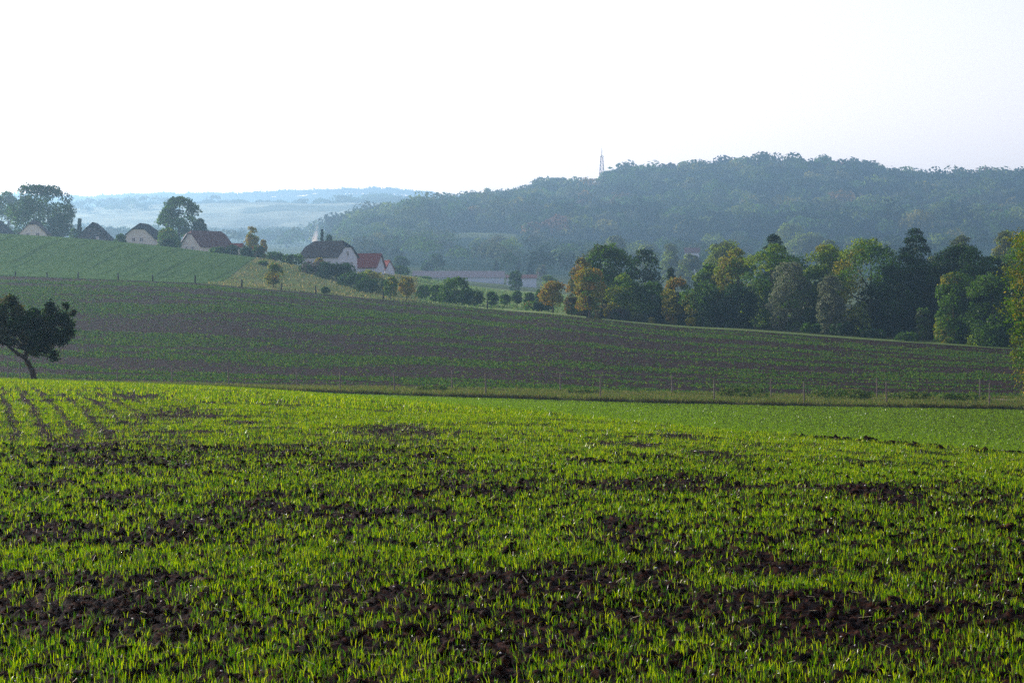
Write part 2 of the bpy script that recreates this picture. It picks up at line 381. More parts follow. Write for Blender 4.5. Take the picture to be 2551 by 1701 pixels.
def blades(P, per, hmin, hmax, wid, seg, rg, cols, spread=.5, lean=.0):
    n = len(P) * per; base = np.repeat(P, per, 0)
    tuft_h = np.repeat(rg.uniform(.8, 1.15, len(P)), per)
    az = rg.uniform(0, 2 * PI, n); le = rg.uniform(.05, spread, n) ** 1.2
    h = rg.uniform(hmin, hmax, n) * tuft_h; w = wid * rg.uniform(.7, 1.25, n)
    dirv = np.stack([np.cos(az), np.sin(az)], -1)
    off = dirv * (rg.uniform(0, .032, n) * (1 + 2 * (wid > .007)))[:, None]
    root = base.copy(); root[:, :2] += off
    fa = rg.uniform(0, PI, n); side = np.stack([np.cos(fa), np.sin(fa), np.zeros(n)], -1) * (w / 2)[:, None]
    mid = root + np.stack([dirv[:, 0] * le * h * .28 + lean * h * .3, dirv[:, 1] * le * h * .28, h * .58], -1)
    bend = rg.uniform(.5, 1.0, n)
    tip = root + np.stack([dirv[:, 0] * le * h * .95 + lean * h, dirv[:, 1] * le * h * .95, h * (1 - .35 * le * bend)], -1)
    c0 = np.array(cols); ci = rg.integers(0, len(c0), n); c = c0[ci] * rg.uniform(.5, 1.25, (n, 1))
    if seg == 2:
        V = np.stack([root - side * .7, root + side * .7, mid + side, mid - side, tip], 1).reshape(-1, 3)
        b = np.arange(n)[:, None] * 5
        return V, b + np.array([[3, 2, 4]]), b + np.array([[0, 1, 2, 3]]), np.repeat(c, 5, 0)
    V = np.stack([root - side, root + side, tip], 1).reshape(-1, 3); b = np.arange(n)[:, None] * 3
    return V, b + np.array([[0, 1, 2]]), None, np.repeat(c, 3, 0)
GREENS = [(.062, .135, .003), (.092, .17, .004), (.14, .20, .005), (.034, .095, .004), (.18, .23, .014), (.018, .06, .006)]
def scatter_cone(n, y0, y1, k, rg, pad=1.0):
    Y = np.sqrt(rg.uniform(y0 ** 2, y1 ** 2, n)); X = rg.uniform(-1, 1, n) * (k * Y + pad); return X, Y
def crop():
    rg = np.random.default_rng(11); Vs = []; Ts = []; Qs = []; Cs = []; off = 0
    for y0, y1, den, per, h0, h1, w, seg in ((9, 18, 640, 3, .035, .09, .0046, 2), (18, 30, 420, 3, .035, .09, .0056, 2), (30, 50, 190, 4, .05, .10, .009, 1), (50, 98, 52, 3, .08, .14, .019, 1)):
        k = .34; n = int(den * k * (y1 ** 2 - y0 ** 2) + den * 10 * (y1 - y0))
        X, Y = scatter_cone(n, y0, y1, k, rg, 5.0)
        Z = zg(X, Y) + relief(X, Y) - .004
        xp = colx(X, Y); keep = (rg.uniform(0, 1, n) < crop_density(X, Y, Z)) & (Y < Eof(xp) * (1.0 + .03 * (fbm(X / 2, Y / 2, 3) - .5)) * np.where(xp < 1000, 1.12, 1.0))
        P = np.stack([X, Y, Z], -1)[keep]
        V, T, Q, C = blades(P, per, h0, h1, w, seg, rg, GREENS, .75)
        C = C * np.array([1, 1, 1]) if y0 < 30 else C * (np.array([1.1, 1.05, 1]) if y0 < 50 else np.array([1.15, 1.08, .9]))
        # straw yellow blades here and there
        Vs.append(V); Ts.append(T + off); Cs.append(C)
        if Q is not None: Qs.append(Q + off)
        off += len(V)
    o = mesh_np('cereal_crop', np.concatenate(Vs), np.concatenate(Ts), np.concatenate(Qs), M['crop'], np.concatenate(Cs))
    tag(o, 'bright green young cereal blades covering the dark soil in front', 'crop', kind='stuff')
    # lower field: fine even sward
    n = 150000; X, Y = scatter_cone(n, 45, 148, .34, rg); xp = colx(X, Y)
    k = (Y > Eof(xp) * 1.0); X, Y = X[k], Y[k]
    wheel = np.abs((X * .5 + Y * .87 + 6 * fbm(X / 30, Y / 30, 5)) % 21 - 10) < .35
    k2 = ~(wheel & (rng.uniform(0, 1, len(X)) < .6)); X, Y = X[k2], Y[k2]
    P = np.stack([X, Y, zg(X, Y) + .02], -1)
    V, T, Q, C = blades(P, 3, .07, .13, .035, 1, rg, [(.075, .135, .010), (.088, .15, .010), (.065, .12, .010)], .6)
    o = mesh_np('field_grass', V, T, None, M['crop'], C)
    tag(o, 'smooth even green sward of the lower field before the fence', 'grass', kind='stuff')
    # seedling rows on the ploughed field
    n = 420000; X, Y = scatter_cone(n, 168, 342, .34, rg); xp = colx(X, Y); J = Jof(xp); t = (Y - 168) / (J - 168)
    tt = t + (xp - 1275) * .00002
    s = vnoise(tt * 14 + 3 * vnoise(xp / 900, tt * 3, 61), xp / 500, 60) * .32 + vnoise(tt * 46 + 2 * vnoise(xp / 500, tt * 8, 64), xp / 380, 62) * .68
    line = np.abs((tt * 60) % 1 - .5) * 2
    prob = sstep(.43, .71, s + .25 * (vnoise(X / 1.7, Y / 2.5, 66) - .5)) * (.75 + .25 * line) * .9 + .05
    prob *= np.where(t > .95, .25, 1)
    k = (t < .995) & (rg.uniform(0, 1, n) < prob); X, Y = X[k], Y[k]
    P = np.stack([X, Y, zg(X, Y) - .01], -1)
    V, T, Q, C = blades(P, 2, .10, .22, .17, 1, rg, [(.042, .095, .018), (.055, .11, .018), (.09, .13, .02), (.028, .075, .018)], 1.2)
    o = mesh_np('seedling_rows', V, T, None, M['herb'], C)
    tag(o, 'rows of dark green seedlings striping the brown ploughed field', 'seedlings', kind='stuff')
    # verge weeds
    n = 60000; X, Y = scatter_cone(n, 148.6, 168, .34, rg); xp = colx(X, Y)
    m = fbm(X / 2.5, Y / 1.5, 70, 3); track = (np.abs(Y - 163.4) < 1.1)
    k = (m > .36) & ~(track & (m < .62)); X, Y, m = X[k], Y[k], m[k]
    P = np.stack([X, Y, zg(X, Y)], -1)
    V, T, Q, C = blades(P, 3, .12, .34, .05, 1, rg, [(.09, .13, .022), (.12, .13, .035), (.06, .10, .018), (.17, .15, .06), (.07, .12, .018)], .8)
    o = mesh_np('verge_weeds', V, T, None, M['herb'], C)
    tag(o, 'rough dry grass and weeds along the wire fence', 'weeds', kind='stuff')
    n = 11000; X = rg.uniform(-52, 52, n); Y = 148.5 + rg.uniform(0, 1, n) ** 2 * 1.3
    k = vnoise(X / 1.3, Y * 0, 71) > .25; X, Y = X[k], Y[k]
    P = np.stack([X, Y, zg(X, Y)], -1)
    V, T, Q, C = blades(P, 2, .10, .24, .05, 1, rg, [(.02, .03, .008), (.04, .045, .012), (.08, .065, .025)], .8)  # blade tints darkened to imitate the shaded near side of the bank
    o = mesh_np('bank_shade_grass', V, T, None, M['herb'], C)
    tag(o, 'tufted grass overhanging the near edge of the bank, tinted dark for its shade', 'grass', kind='stuff')
    # pasture grass
    n = 60000; X, Y = scatter_cone(n, 330, 560, .34, rg); xp = colx(X, Y)
    border = 495 + 165 * np.clip((np.log(Y) - math.log(330)) / (math.log(438) - math.log(330)), 0, 1) ** .8
    k = (Y > Jof(xp) + .5) & (xp > border + 4) & (xp < 1500); X, Y, xp = X[k], Y[k], xp[k]
    P = np.stack([X, Y, zg(X, Y)], -1)
    V, T, Q, C = blades(P, 2, .2, .45, .28, 1, rg, [(.17, .16, .06), (.10, .14, .04), (.22, .19, .08), (.10, .13, .04)], .9)
    gx = np.repeat(colx(P[:, 0], P[:, 1]) > 1040, 6); C[gx] = C[gx] * np.array([.75, 1.1, 1.0])
    o = mesh_np('pasture_grass', V, T, None, M['herb'], C)
    tag(o, 'pale golden rough grass on the knoll beyond the post line', 'grass', kind='stuff')
crop()

def clods():
    rg = np.random.default_rng(5)
    # irregular lumps of soil
    bm = bmesh.new(); bmesh.ops.create_icosphere(bm, subdivisions=1, radius=1); bv = np.array([v.co[:] for v in bm.verts]); bf = np.array([[v.index for v in f.verts] for f in bm.faces]); bm.free()
    def lumps(name, X, Y, size, mat, flat, tagt, sink=.25):
        n = len(X); Z = zg(X, Y) + relief(X, Y)
        V = np.repeat(bv[None], n, 0) * rg.uniform(.6, 1.35, (n, len(bv), 1)) * rg.uniform(.6, 1.3, (n, 1, 3))
        V[:, :, 2] *= flat; V *= size[:, None, None]
        V += np.stack([X, Y, Z + size * sink], -1)[:, None, :]
        T = bf[None] + (np.arange(n) * len(bv))[:, None, None]
        tag(mesh_np(name, V.reshape(-1, 3), T.reshape(-1, 3), None, mat), *tagt, kind='stuff')
    n = 42000; X, Y = scatter_cone(n, 9, 32, .34, rg); s = rg.gamma(2.0, .006, n) + .005
    X2, Y2 = [], []
    # lumps along the crest where the two fields meet
    xs = rg.uniform(1150, 2800, 2600); De = Eof(xs) + rg.normal(-.5, .6, 2600); X2 = (xs - CX) / F * De
    k = vnoise(xs / 32, xs * 0, 9) > .55
    s2 = (rg.gamma(2, .011, 2600) + .012)
    lumps('soil_clods', np.concatenate([X, X2[k]]), np.concatenate([Y, De[k]]), np.concatenate([s, s2[k]]), M['soil'], .75, ('dark crumbly clods of soil lying between the cereal blades', 'soil'))
    n = 9000; X, Y = scatter_cone(n, 10, 42, .34, rg); lumps('field_stones', X, Y, rg.gamma(1.3, .0022, n) + .0022 + Y * .00006, M['stone'], .6, ('small pale stones and tiny glint specks strewn over the dark soil', 'stones'), .5)  # real stones, plus many tiny ones standing in for bright glints on the soil
    n = 5000; X, Y = scatter_cone(n, 10, 50, .34, rg); P = np.stack([X, Y, zg(X, Y) + relief(X, Y) + .01], -1)
    az = rg.uniform(0, 2 * PI, n); L = rg.uniform(.03, .10, n); d = np.stack([np.cos(az) * L, np.sin(az) * L, rg.uniform(-.01, .05, n)], -1); s = np.stack([-np.sin(az), np.cos(az), np.zeros(n)], -1) * .003
    V = np.stack([P - s, P + s, P + d + s, P + d - s], 1).reshape(-1, 3); Q = np.arange(n)[:, None] * 4 + np.arange(4)[None]
    tag(mesh_np('straw_bits', V, None, Q, M['straw']), 'broken pale straw stubble among the young cereal', 'straw', kind='stuff')  # real straw, with extra bits added as bright flecks that imitate glints
clods()

# ------------------------------------------------------------------ foliage
def cards(C, Nrm, size, rg, jitter=.8):
    n = len(C); nn = Nrm + rg.normal(0, jitter, (n, 3)); nn /= np.linalg.norm(nn, axis=1)[:, None] + 1e-9
    r = rg.normal(0, 1, (n, 3)); t = np.cross(nn, r); t /= np.linalg.norm(t, axis=1)[:, None] + 1e-9; b = np.cross(nn, t)
    s = np.asarray(size).reshape(-1, 1) * rg.uniform(.6, 1.3, (n, 1)); a = rg.uniform(.45, .8, (n, 1))
    V = np.stack([C - t * s * .6, C - b * s * a * .5 + t * s * .1, C + t * s * .6, C + b * s * a * .5 + t * s * .1], 1).reshape(-1, 3)
    return V, np.arange(n)[:, None] * 4 + np.arange(4)[None]
G1 = (.020, .050, .008); G2 = (.058, .12, .012); G3 = (.14, .20, .02); YG = (.17, .165, .016); OR = (.22, .135, .015); WI = (.10, .12, .065); BD = (.010, .024, .010); RD = (.12, .055, .025); PG = (.07, .09, .035)
def pick(pal, n, rg, per=1):
    c = np.array([p[0] for p in pal]); w = np.array([p[1] for p in pal], float); w /= w.sum()
    return c[rg.choice(len(pal), n, p=w)]
def prof(shape, h):
    h = np.clip(h, 0, 1)
    if shape == 'round': return np.sqrt(np.clip(1 - (2 * h - 1) ** 2, 0, 1)) ** .8
    if shape == 'dome': return np.where(h < .5, .86 + .28 * h, np.clip(1 - ((h - .5) / .5) ** 2.6, 0, 1) ** .5)
    if shape == 'cone': return (1 - h) ** .8 * .95 + .05
    if shape == 'column': return np.clip(np.minimum(1, .5 + h * 2.2) * (1 - np.clip((h - .6) / .4, 0, 1) ** 2) ** .5, .05, 1)
    if shape == 'spread': return np.where(h < .5, .35 + 1.3 * h, np.sqrt(np.clip(1 - ((h - .5) / .5) ** 2, 0, 1)))
    return h * 0 + 1
def crown_pts(W, Dp, z0, z1, shape, nl, lr, per_leaf, rg, pal, pal_left=None, inner=.12, low=.9):
    """lobed crown: returns leaf centres, normals, tints and the lobe centres"""
    h = rg.uniform(0, 1, nl) ** low; th = rg.uniform(0, 2 * PI, nl); pr = prof(shape, h)
    lobe_r = lr * (.65 + .7 * rg.uniform(0, 1, nl)) * (W / 2) * (.55 + .45 * pr)
    rad = np.maximum(W / 2 * pr - lobe_r * .75, 0) * rg.uniform(.5, 1.0, nl)
    rad_d = np.maximum(Dp / 2 * pr - lobe_r * .75, 0) * rg.uniform(.55, 1.0, nl)
    H = z1 - z0
    lz = z0 + np.clip(h * H, lobe_r * .6, H - lobe_r * .75)
    L = np.stack([np.cos(th) * rad, np.sin(th) * rad_d, lz], -1)
    wgt = lobe_r ** 2; n = per_leaf; idx = rg.choice(nl, n, p=wgt / wgt.sum())
    d = rg.normal(0, 1, (n, 3)); d /= np.linalg.norm(d, axis=1)[:, None]
    out = L[idx] - np.array([0, 0, z0 + H * .35]); out /= np.linalg.norm(out, axis=1)[:, None] + 1e-6
    flip = (d * out).sum(1) < -.15; d[flip] *= -1
    d[:, 2] = np.where(d[:, 2] < -.6, -d[:, 2], d[:, 2])
    rr = lobe_r[idx] * np.where(rg.uniform(0, 1, n) < inner, rg.uniform(.3, .9, n), rg.normal(1.0, .09, n))
    rr = rr * (1 + .22 * np.sin(d[:, 0] * 7 + idx) * np.sin(d[:, 2] * 6 + idx * 2))
    C = L[idx] + d * rr[:, None] * np.array([1, 1, .85])
    lc = pick(pal, nl, rg)
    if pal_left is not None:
        isl = (L[:, 0] < -W * .08) | (lz > z0 + H * .86); lc[isl] = pick(pal_left, isl.sum(), rg)  # sun-side light put into the tints of left and top lobes, with autumn hues
    col = lc[idx] * rg.uniform(.75, 1.3, (n, 1)); mix = rg.uniform(0, 1, n) < .2; col[mix] = pick(pal, mix.sum(), rg)
    return C, d, col, L, lobe_r
tree_n = [0]
def tree(label, x, yt, w, D, pal, shape='dome', cb=.05, cat='tree', name='tree', group=None, lr=.40, nl=None, pal_left=None, dens=1.0, trunk_w=None, yb=None, deep=None, card=None, jit=.5):
    tree_n[0] += 1; rg = np.random.default_rng(100 + tree_n[0])
    D = float(warp(D)); X = float(xpx(x, D)); zb = float(zg(X, D))
    if yb is not None: zb = float(zpx(yb, D))
    top = float(zpx(yt, D)); H = top - zb; W = w / F * D
    t = empty(name, (X, D, zb), label, cat, group)
    z0 = H * cb; W *= 1.22 if group == BELT else (1.12 if cat == 'tree' else 1.0); nl = int(min(150, 3.6 / lr ** 2 * (.35 + H / W))); Dp = (deep or 1.0) * W
    pxa = (w * .4014) * ((H * (1 - cb)) / D * F * .4014)
    cs = card or max(.26, 2.2 * D / 1991.0)
    n = int(min(16000, max(260, pxa * 4.6 * dens * (2.0 * D / 1991 / cs) ** 2 + 150)))
    low = .9
    if group == BELT and cb <= .05: z0 = -.2; low = 1.25; nl = int(nl * 1.25); n = int(n * 1.15)
    C, d, col, L, lrr = crown_pts(W, Dp, z0, H, shape, nl, lr, n, rg, pal, pal_left, low=low)
    V, Q = cards(C, d, np.full(n, cs), rg, jit)
    mesh_np('crown' if cat != 'bush' else 'foliage', V, None, Q, M['leaf'], np.repeat(col, 4, 0), parent=t)
    mb = MB(); tw = trunk_w or max(.07, H * .02); th = max(H * .72, z0 + .3)
    bend = rg.normal(0, .03 * H, 2)
    mb.tube([(0, 0, -.3), (bend[0] * .3, bend[1] * .3, th * .3), (bend[0], bend[1], th * .65), (bend[0] * 1.2, bend[1] * 1.2, th)], [tw * 1.25, tw, tw * .7, tw * .3])
    for i in rg.choice(len(L), min(6, len(L)), replace=False):
        hz = max(z0 * .8, min(L[i][2] * .55, th * .8)); f = hz / th
        mb.tube([(bend[0] * f, bend[1] * f, hz), tuple((np.array([bend[0] * f, bend[1] * f, hz]) + L[i]) / 2 + np.array([0, 0, -.05 * H])), tuple(L[i])], [tw * .5, tw * .35, tw * .12], 5)
    mb.build('trunk' if cat != 'bush' else 'stem', M['bark'], t)
    return t

# trees of the belt on the right ------------------------------------------------
BELT = 'trees of the belt beyond the ploughed field'
def bt(label, x0, x1, yt, D, pal, **k): return tree(label, (x0 + x1) / 2, yt, x1 - x0, D, pal, group=k.pop('group', BELT), **k)
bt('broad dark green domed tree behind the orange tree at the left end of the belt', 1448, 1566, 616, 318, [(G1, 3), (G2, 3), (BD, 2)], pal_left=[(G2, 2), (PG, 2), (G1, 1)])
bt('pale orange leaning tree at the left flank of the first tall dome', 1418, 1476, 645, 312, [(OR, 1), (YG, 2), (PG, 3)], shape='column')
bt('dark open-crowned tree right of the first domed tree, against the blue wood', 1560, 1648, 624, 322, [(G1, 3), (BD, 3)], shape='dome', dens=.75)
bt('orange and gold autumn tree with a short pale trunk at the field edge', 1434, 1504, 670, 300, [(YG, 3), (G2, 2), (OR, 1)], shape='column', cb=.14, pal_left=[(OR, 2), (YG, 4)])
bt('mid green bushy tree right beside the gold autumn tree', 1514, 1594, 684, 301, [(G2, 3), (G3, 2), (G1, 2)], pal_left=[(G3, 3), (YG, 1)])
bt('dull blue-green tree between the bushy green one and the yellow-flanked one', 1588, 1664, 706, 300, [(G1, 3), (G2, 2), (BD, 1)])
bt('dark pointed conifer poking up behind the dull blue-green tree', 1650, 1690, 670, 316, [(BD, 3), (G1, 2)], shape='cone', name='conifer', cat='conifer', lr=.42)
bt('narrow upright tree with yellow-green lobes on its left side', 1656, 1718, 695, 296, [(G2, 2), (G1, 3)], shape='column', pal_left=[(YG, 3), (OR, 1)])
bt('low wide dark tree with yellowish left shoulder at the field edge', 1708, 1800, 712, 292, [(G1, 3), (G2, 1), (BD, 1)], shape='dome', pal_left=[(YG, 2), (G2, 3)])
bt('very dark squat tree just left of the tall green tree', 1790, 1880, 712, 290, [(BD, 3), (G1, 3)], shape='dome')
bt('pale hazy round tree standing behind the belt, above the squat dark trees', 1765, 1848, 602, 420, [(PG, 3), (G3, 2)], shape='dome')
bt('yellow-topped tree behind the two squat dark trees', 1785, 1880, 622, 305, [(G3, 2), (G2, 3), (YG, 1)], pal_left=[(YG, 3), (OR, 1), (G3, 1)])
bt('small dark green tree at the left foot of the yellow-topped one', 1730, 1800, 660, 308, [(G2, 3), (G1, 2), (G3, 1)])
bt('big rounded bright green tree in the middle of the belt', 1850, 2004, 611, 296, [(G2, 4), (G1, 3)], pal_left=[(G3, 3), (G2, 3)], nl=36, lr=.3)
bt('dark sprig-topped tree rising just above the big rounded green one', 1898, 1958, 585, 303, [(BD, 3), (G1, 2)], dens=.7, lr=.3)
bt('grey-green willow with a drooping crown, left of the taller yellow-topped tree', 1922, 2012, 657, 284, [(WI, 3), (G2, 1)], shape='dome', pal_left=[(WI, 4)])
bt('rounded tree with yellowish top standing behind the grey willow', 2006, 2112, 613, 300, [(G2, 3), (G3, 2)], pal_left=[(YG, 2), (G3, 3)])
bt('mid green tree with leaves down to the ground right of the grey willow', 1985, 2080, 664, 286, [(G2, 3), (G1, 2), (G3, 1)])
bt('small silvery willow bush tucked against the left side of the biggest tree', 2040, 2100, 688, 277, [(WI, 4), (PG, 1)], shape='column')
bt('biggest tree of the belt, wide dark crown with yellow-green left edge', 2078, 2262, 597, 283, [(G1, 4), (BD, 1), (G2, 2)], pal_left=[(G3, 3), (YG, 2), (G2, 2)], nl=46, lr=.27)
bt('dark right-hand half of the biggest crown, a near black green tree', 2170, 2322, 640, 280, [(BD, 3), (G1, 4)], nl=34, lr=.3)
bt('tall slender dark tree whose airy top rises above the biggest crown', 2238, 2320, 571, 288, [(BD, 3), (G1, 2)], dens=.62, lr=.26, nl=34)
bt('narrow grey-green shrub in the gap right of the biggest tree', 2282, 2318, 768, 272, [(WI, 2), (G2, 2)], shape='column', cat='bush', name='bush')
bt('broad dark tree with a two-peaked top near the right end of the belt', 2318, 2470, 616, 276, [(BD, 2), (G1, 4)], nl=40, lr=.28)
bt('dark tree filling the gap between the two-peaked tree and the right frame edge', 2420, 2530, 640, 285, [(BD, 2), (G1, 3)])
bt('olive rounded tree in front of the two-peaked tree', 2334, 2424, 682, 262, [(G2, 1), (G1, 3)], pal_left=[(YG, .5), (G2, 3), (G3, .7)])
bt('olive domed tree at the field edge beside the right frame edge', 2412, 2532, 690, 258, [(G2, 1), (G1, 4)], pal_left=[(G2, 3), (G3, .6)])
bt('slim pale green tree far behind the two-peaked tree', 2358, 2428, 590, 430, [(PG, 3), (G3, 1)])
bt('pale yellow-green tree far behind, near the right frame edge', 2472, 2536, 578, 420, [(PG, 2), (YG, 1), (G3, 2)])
bt('dark green tree partly cut by the right frame edge behind the near foliage', 2512, 2640, 581, 275, [(G2, 3), (G1, 2)])
bt('low dark tree outside the right end of the belt', 2640, 2800, 640, 262, [(G1, 3), (G2, 2)])
bt('dark understorey tree in the gap left of the grey-green willow', 1860, 1935, 700, 312, [(BD, 2), (G1, 2)])
bt('dark understorey tree behind the silvery willow bush', 1990, 2085, 712, 310, [(BD, 2), (G1, 2)])
bt('dark tree behind the narrow grey-green shrub', 2262, 2350, 716, 300, [(BD, 2), (G1, 2)])
bt('dark tree filling the foot of the belt before the right frame edge', 2486, 2580, 700, 290, [(BD, 2), (G1, 2)])
bt('dark tree behind the narrow yellow-lobed one', 1640, 1735, 736, 318, [(BD, 1), (G1, 3)])
# low growth along the field edge
EDGE = 'bushes at the foot of the tree belt'
bt('small yellow bush at the foot of the low wide dark tree', 1706, 1732, 792, 288, [(YG, 4), (G3, 1)], cat='bush', name='bush', group=EDGE)
bt('pale green bush below the mid green bushy tree', 1570, 1606, 780, 296, [(PG, 3), (G3, 1)], cat='bush', name='bush', group=EDGE)
bt('tiny yellow bush between the dull blue-green tree and the field', 1612, 1632, 792, 293, [(YG, 3), (PG, 1)], cat='bush', name='bush', group=EDGE)
bt('purple-brown bush under the mid green bushy tree', 1512, 1570, 770, 298, [((.06, .05, .045), 3), (G1, 2)], cat='bush', name='bush', group=EDGE)
bt('brownish low bush to the right of the gold tree trunk', 1478, 1530, 760, 303, [((.08, .065, .03), 2), (G1, 3)], cat='bush', name='bush', group=EDGE)
bt('orange low bush on the left of the gold tree trunk', 1404, 1444, 740, 308, [(OR, 1), ((.10, .085, .03), 2), (G2, 2)], cat='bush', name='bush', group=EDGE)
bt('low dark bush under the biggest tree beside the grass strip', 2140, 2210, 822, 268, [(G1, 2), (BD, 2)], cat='bush', name='bush', group=EDGE)
bt('low green bush on the grass strip right of the biggest tree', 2226, 2296, 830, 263, [(G2, 2), (G1, 2)], cat='bush', name='bush', group=EDGE)
bt('low dark bush at the foot of the silvery willow', 2064, 2130, 806, 271, [(G1, 2), (BD, 2)], cat='bush', name='bush', group=EDGE)
bt('dark bush at the foot of the grey-green willow', 1990, 2046, 806, 274, [(G1, 2), (G2, 1)], cat='bush', name='bush', group=EDGE)

# middle: single trees, orchard and bushes ----------------------------------------
MID = 'small trees along the far edge of the ploughed field'
bt('small olive and orange tree on the golden knoll beside a dark post', 660, 703, 658, 340, [(YG, 2), (G2, 3), (OR, 1)], group=MID, cb=.18, shape='column', pal_left=[(YG, 3), (OR, 1)])
bt('small olive tree, left one of the pair below the yellow bush', 956, 991, 691, 345, [(YG, 2), (G2, 3)], group=MID, cb=.15, shape='column')
bt('small orange-brown tree, right one of the pair below the yellow bush', 992, 1035, 692, 347, [(OR, 2), (YG, 2), (G2, 1)], group=MID, cb=.22, shape='round')
bt('golden yellow tree on a thin trunk left of the orange belt tree', 1347, 1408, 704, 318, [(OR, 3), (YG, 4)], group=MID, cb=.22, shape='round')
ORCH = 'round clipped orchard trees on the meadow'
for i, (x0, x1, yt) in enumerate(((1209, 1241, 729), (1244, 1270, 735), (1277, 1301, 727), (1306, 1333, 731), (1335, 1353, 722))):
    bt(['round dark orchard tree beside the thin post, first from the big bush', 'squat round orchard tree, second from the big bush', 'round orchard tree on a visible stem, third from the big bush', 'round orchard tree above the low hedge bush, fourth from the big bush', 'slim orchard tree half behind the golden yellow tree'][i],
       x0, x1, yt, 352 + i * 6, [(G1, 3), (G2, 2)], shape='round', cb=.12 if i != 2 else .22, group=ORCH, lr=.5, nl=16, dens=1.6)
BU = 'bushes of the hollow beyond the ploughed field'
def bush(label, x0, x1, yt, D, pal, **k): return bt(label, x0, x1, yt, D, pal, cat='bush', name='bush', group=BU, **k)
bush('large dark green bush left of the orchard trees', 1092, 1178, 694, 352, [(G1, 3), (G2, 3)], nl=26)
bush('rounded dark bush on the right flank of the large bush', 1140, 1206, 726, 347, [(G1, 3), (G2, 2)])
bush('hazy dark bush on the left flank of the large bush', 1066, 1122, 712, 356, [(G1, 2), (G2, 2)])
bush('low dark hedge bush under the golden yellow tree', 1300, 1382, 752, 330, [(G1, 3), (BD, 1)], pal_left=[(OR, 1), (G2, 2)])
bush('yellow-green bush below the red roofed house', 892, 948, 674, 400, [(YG, 3), (G3, 2)])
bush('dark bush row at the foot of the white house', 788, 888, 660, 398, [(G1, 3), (BD, 2)])
bush('dark bush sloping down right of the golden knoll', 838, 922, 682, 384, [(G1, 3), (G2, 1)])
bush('purple-tinged dark bush on the golden knoll crest', 740, 836, 656, 405, [(G1, 3), ((.06, .05, .045), 1)])
bush('dark bush above the olive tree pair', 884, 972, 696, 372, [(G1, 3), (G2, 1)])
bush('orange bush in front of the white house wall', 782, 808, 643, 432, [(OR, 2), (YG, 3)])
bush('dark green bush left of the dark roofed house', 700, 758, 636, 436, [(G1, 3), (G2, 2)])
bush('dark green bush between the hillside field and the dark roofed house', 655, 712, 630, 442, [(G1, 3), (G2, 2)])
bush('low dark hedge bush right of the red-brown farmhouse', 596, 634, 618, 446, [(G1, 3), (BD, 1)])
bush('reddish hedge bush above the end of the hillside field', 626, 664, 614, 450, [(RD, 1), (G1, 2), (G2, 1)])
bush('low dark bush on the slope below the hillside field corner', 640, 668, 652, 400, [(G1, 2), (G2, 2)])
bush('blue-green bush between the olive tree pair and the large bush', 1034, 1082, 712, 372, [(G1, 3), (G2, 2)])
bush('small dark bush beside the post on the golden knoll', 800, 824, 716, 338, [(G1, 2), (G2, 1)])
bush('dark bush in front of the second barn', 1268, 1302, 676, 520, [(G1, 3), (G2, 1)])
bush('olive bush right of the second barn', 1346, 1388, 688, 520, [(G2, 2), (G3, 1)])
bush('pale olive bush left of the long barn', 1000, 1060, 690, 520, [(G2, 2), (YG, 1)])
bush('hazy green bush right of the small red roof', 975, 1020, 665, 520, [(G2, 2), (G1, 1)])
bush('dark low bush at the left end of the long barn', 1040, 1078, 690, 500, [(G2, 2), (G1, 1)])
VAL = 'trees of the valley around the barns'
bt('pointed dark conifer behind the middle of the long barn roof', 1226, 1246, 650, 700, [(BD, 3), (G1, 1)], shape='cone', group=VAL, name='conifer', cat='conifer')
bt('slender conifer rising behind the second barn', 1284, 1300, 648, 700, [(BD, 3), (G1, 1)], shape='cone', group=VAL, name='conifer', cat='conifer')
bt('broad dark conifer right of the slender one', 1308, 1334, 654, 700, [(BD, 2), (G1, 2)], shape='cone', group=VAL, name='conifer', cat='conifer')
bt('rounded dark tree above the left end of the long barn', 1068, 1106, 634, 690, [(G1, 3), (G2, 1)], group=VAL)
bt('smaller dark tree left of the rounded one above the barn', 1050, 1078, 652, 680, [(G1, 3), (G2, 1)], group=VAL)
bt('brownish tree right of the broad dark conifer', 1338, 1362, 662, 690, [(RD, 1), (PG, 2)], group=VAL)
bt('hazy green tree right of the red roofed house', 978, 1020, 640, 620, [(G1, 2), (G2, 2)], group=VAL)
bt('tiny spire-like tree behind the dark roofed house beside the smoke', 795, 810, 572, 520, [(BD, 1)], shape='cone', group=VAL, name='conifer', cat='conifer')
bt('small round tree behind the right end of the dark roof', 810, 830, 586, 520, [(G1, 1)], group=VAL)
for i, (x0, x1, yt, D) in enumerate(((1650, 1695, 606, 640), (1690, 1745, 634, 600), (1585, 1640, 612, 700), (1495, 1560, 590, 720), (2035, 2095, 600, 600), (2300, 2350, 640, 430))):
    bt(['pale hazy dome left of the white valley house', 'pale hazy tree in front of the white valley house', 'very faint pale tree right of the dark open crown', 'faint pinkish pale tree above the first domed tree', 'faint pale tree above the yellowish top behind the willow', 'hazy green tree in the notch beside the slender dark top'][i], x0, x1, yt, D, [(PG, 3), (G3, 2)], group='pale trees in the haze behind the belt')

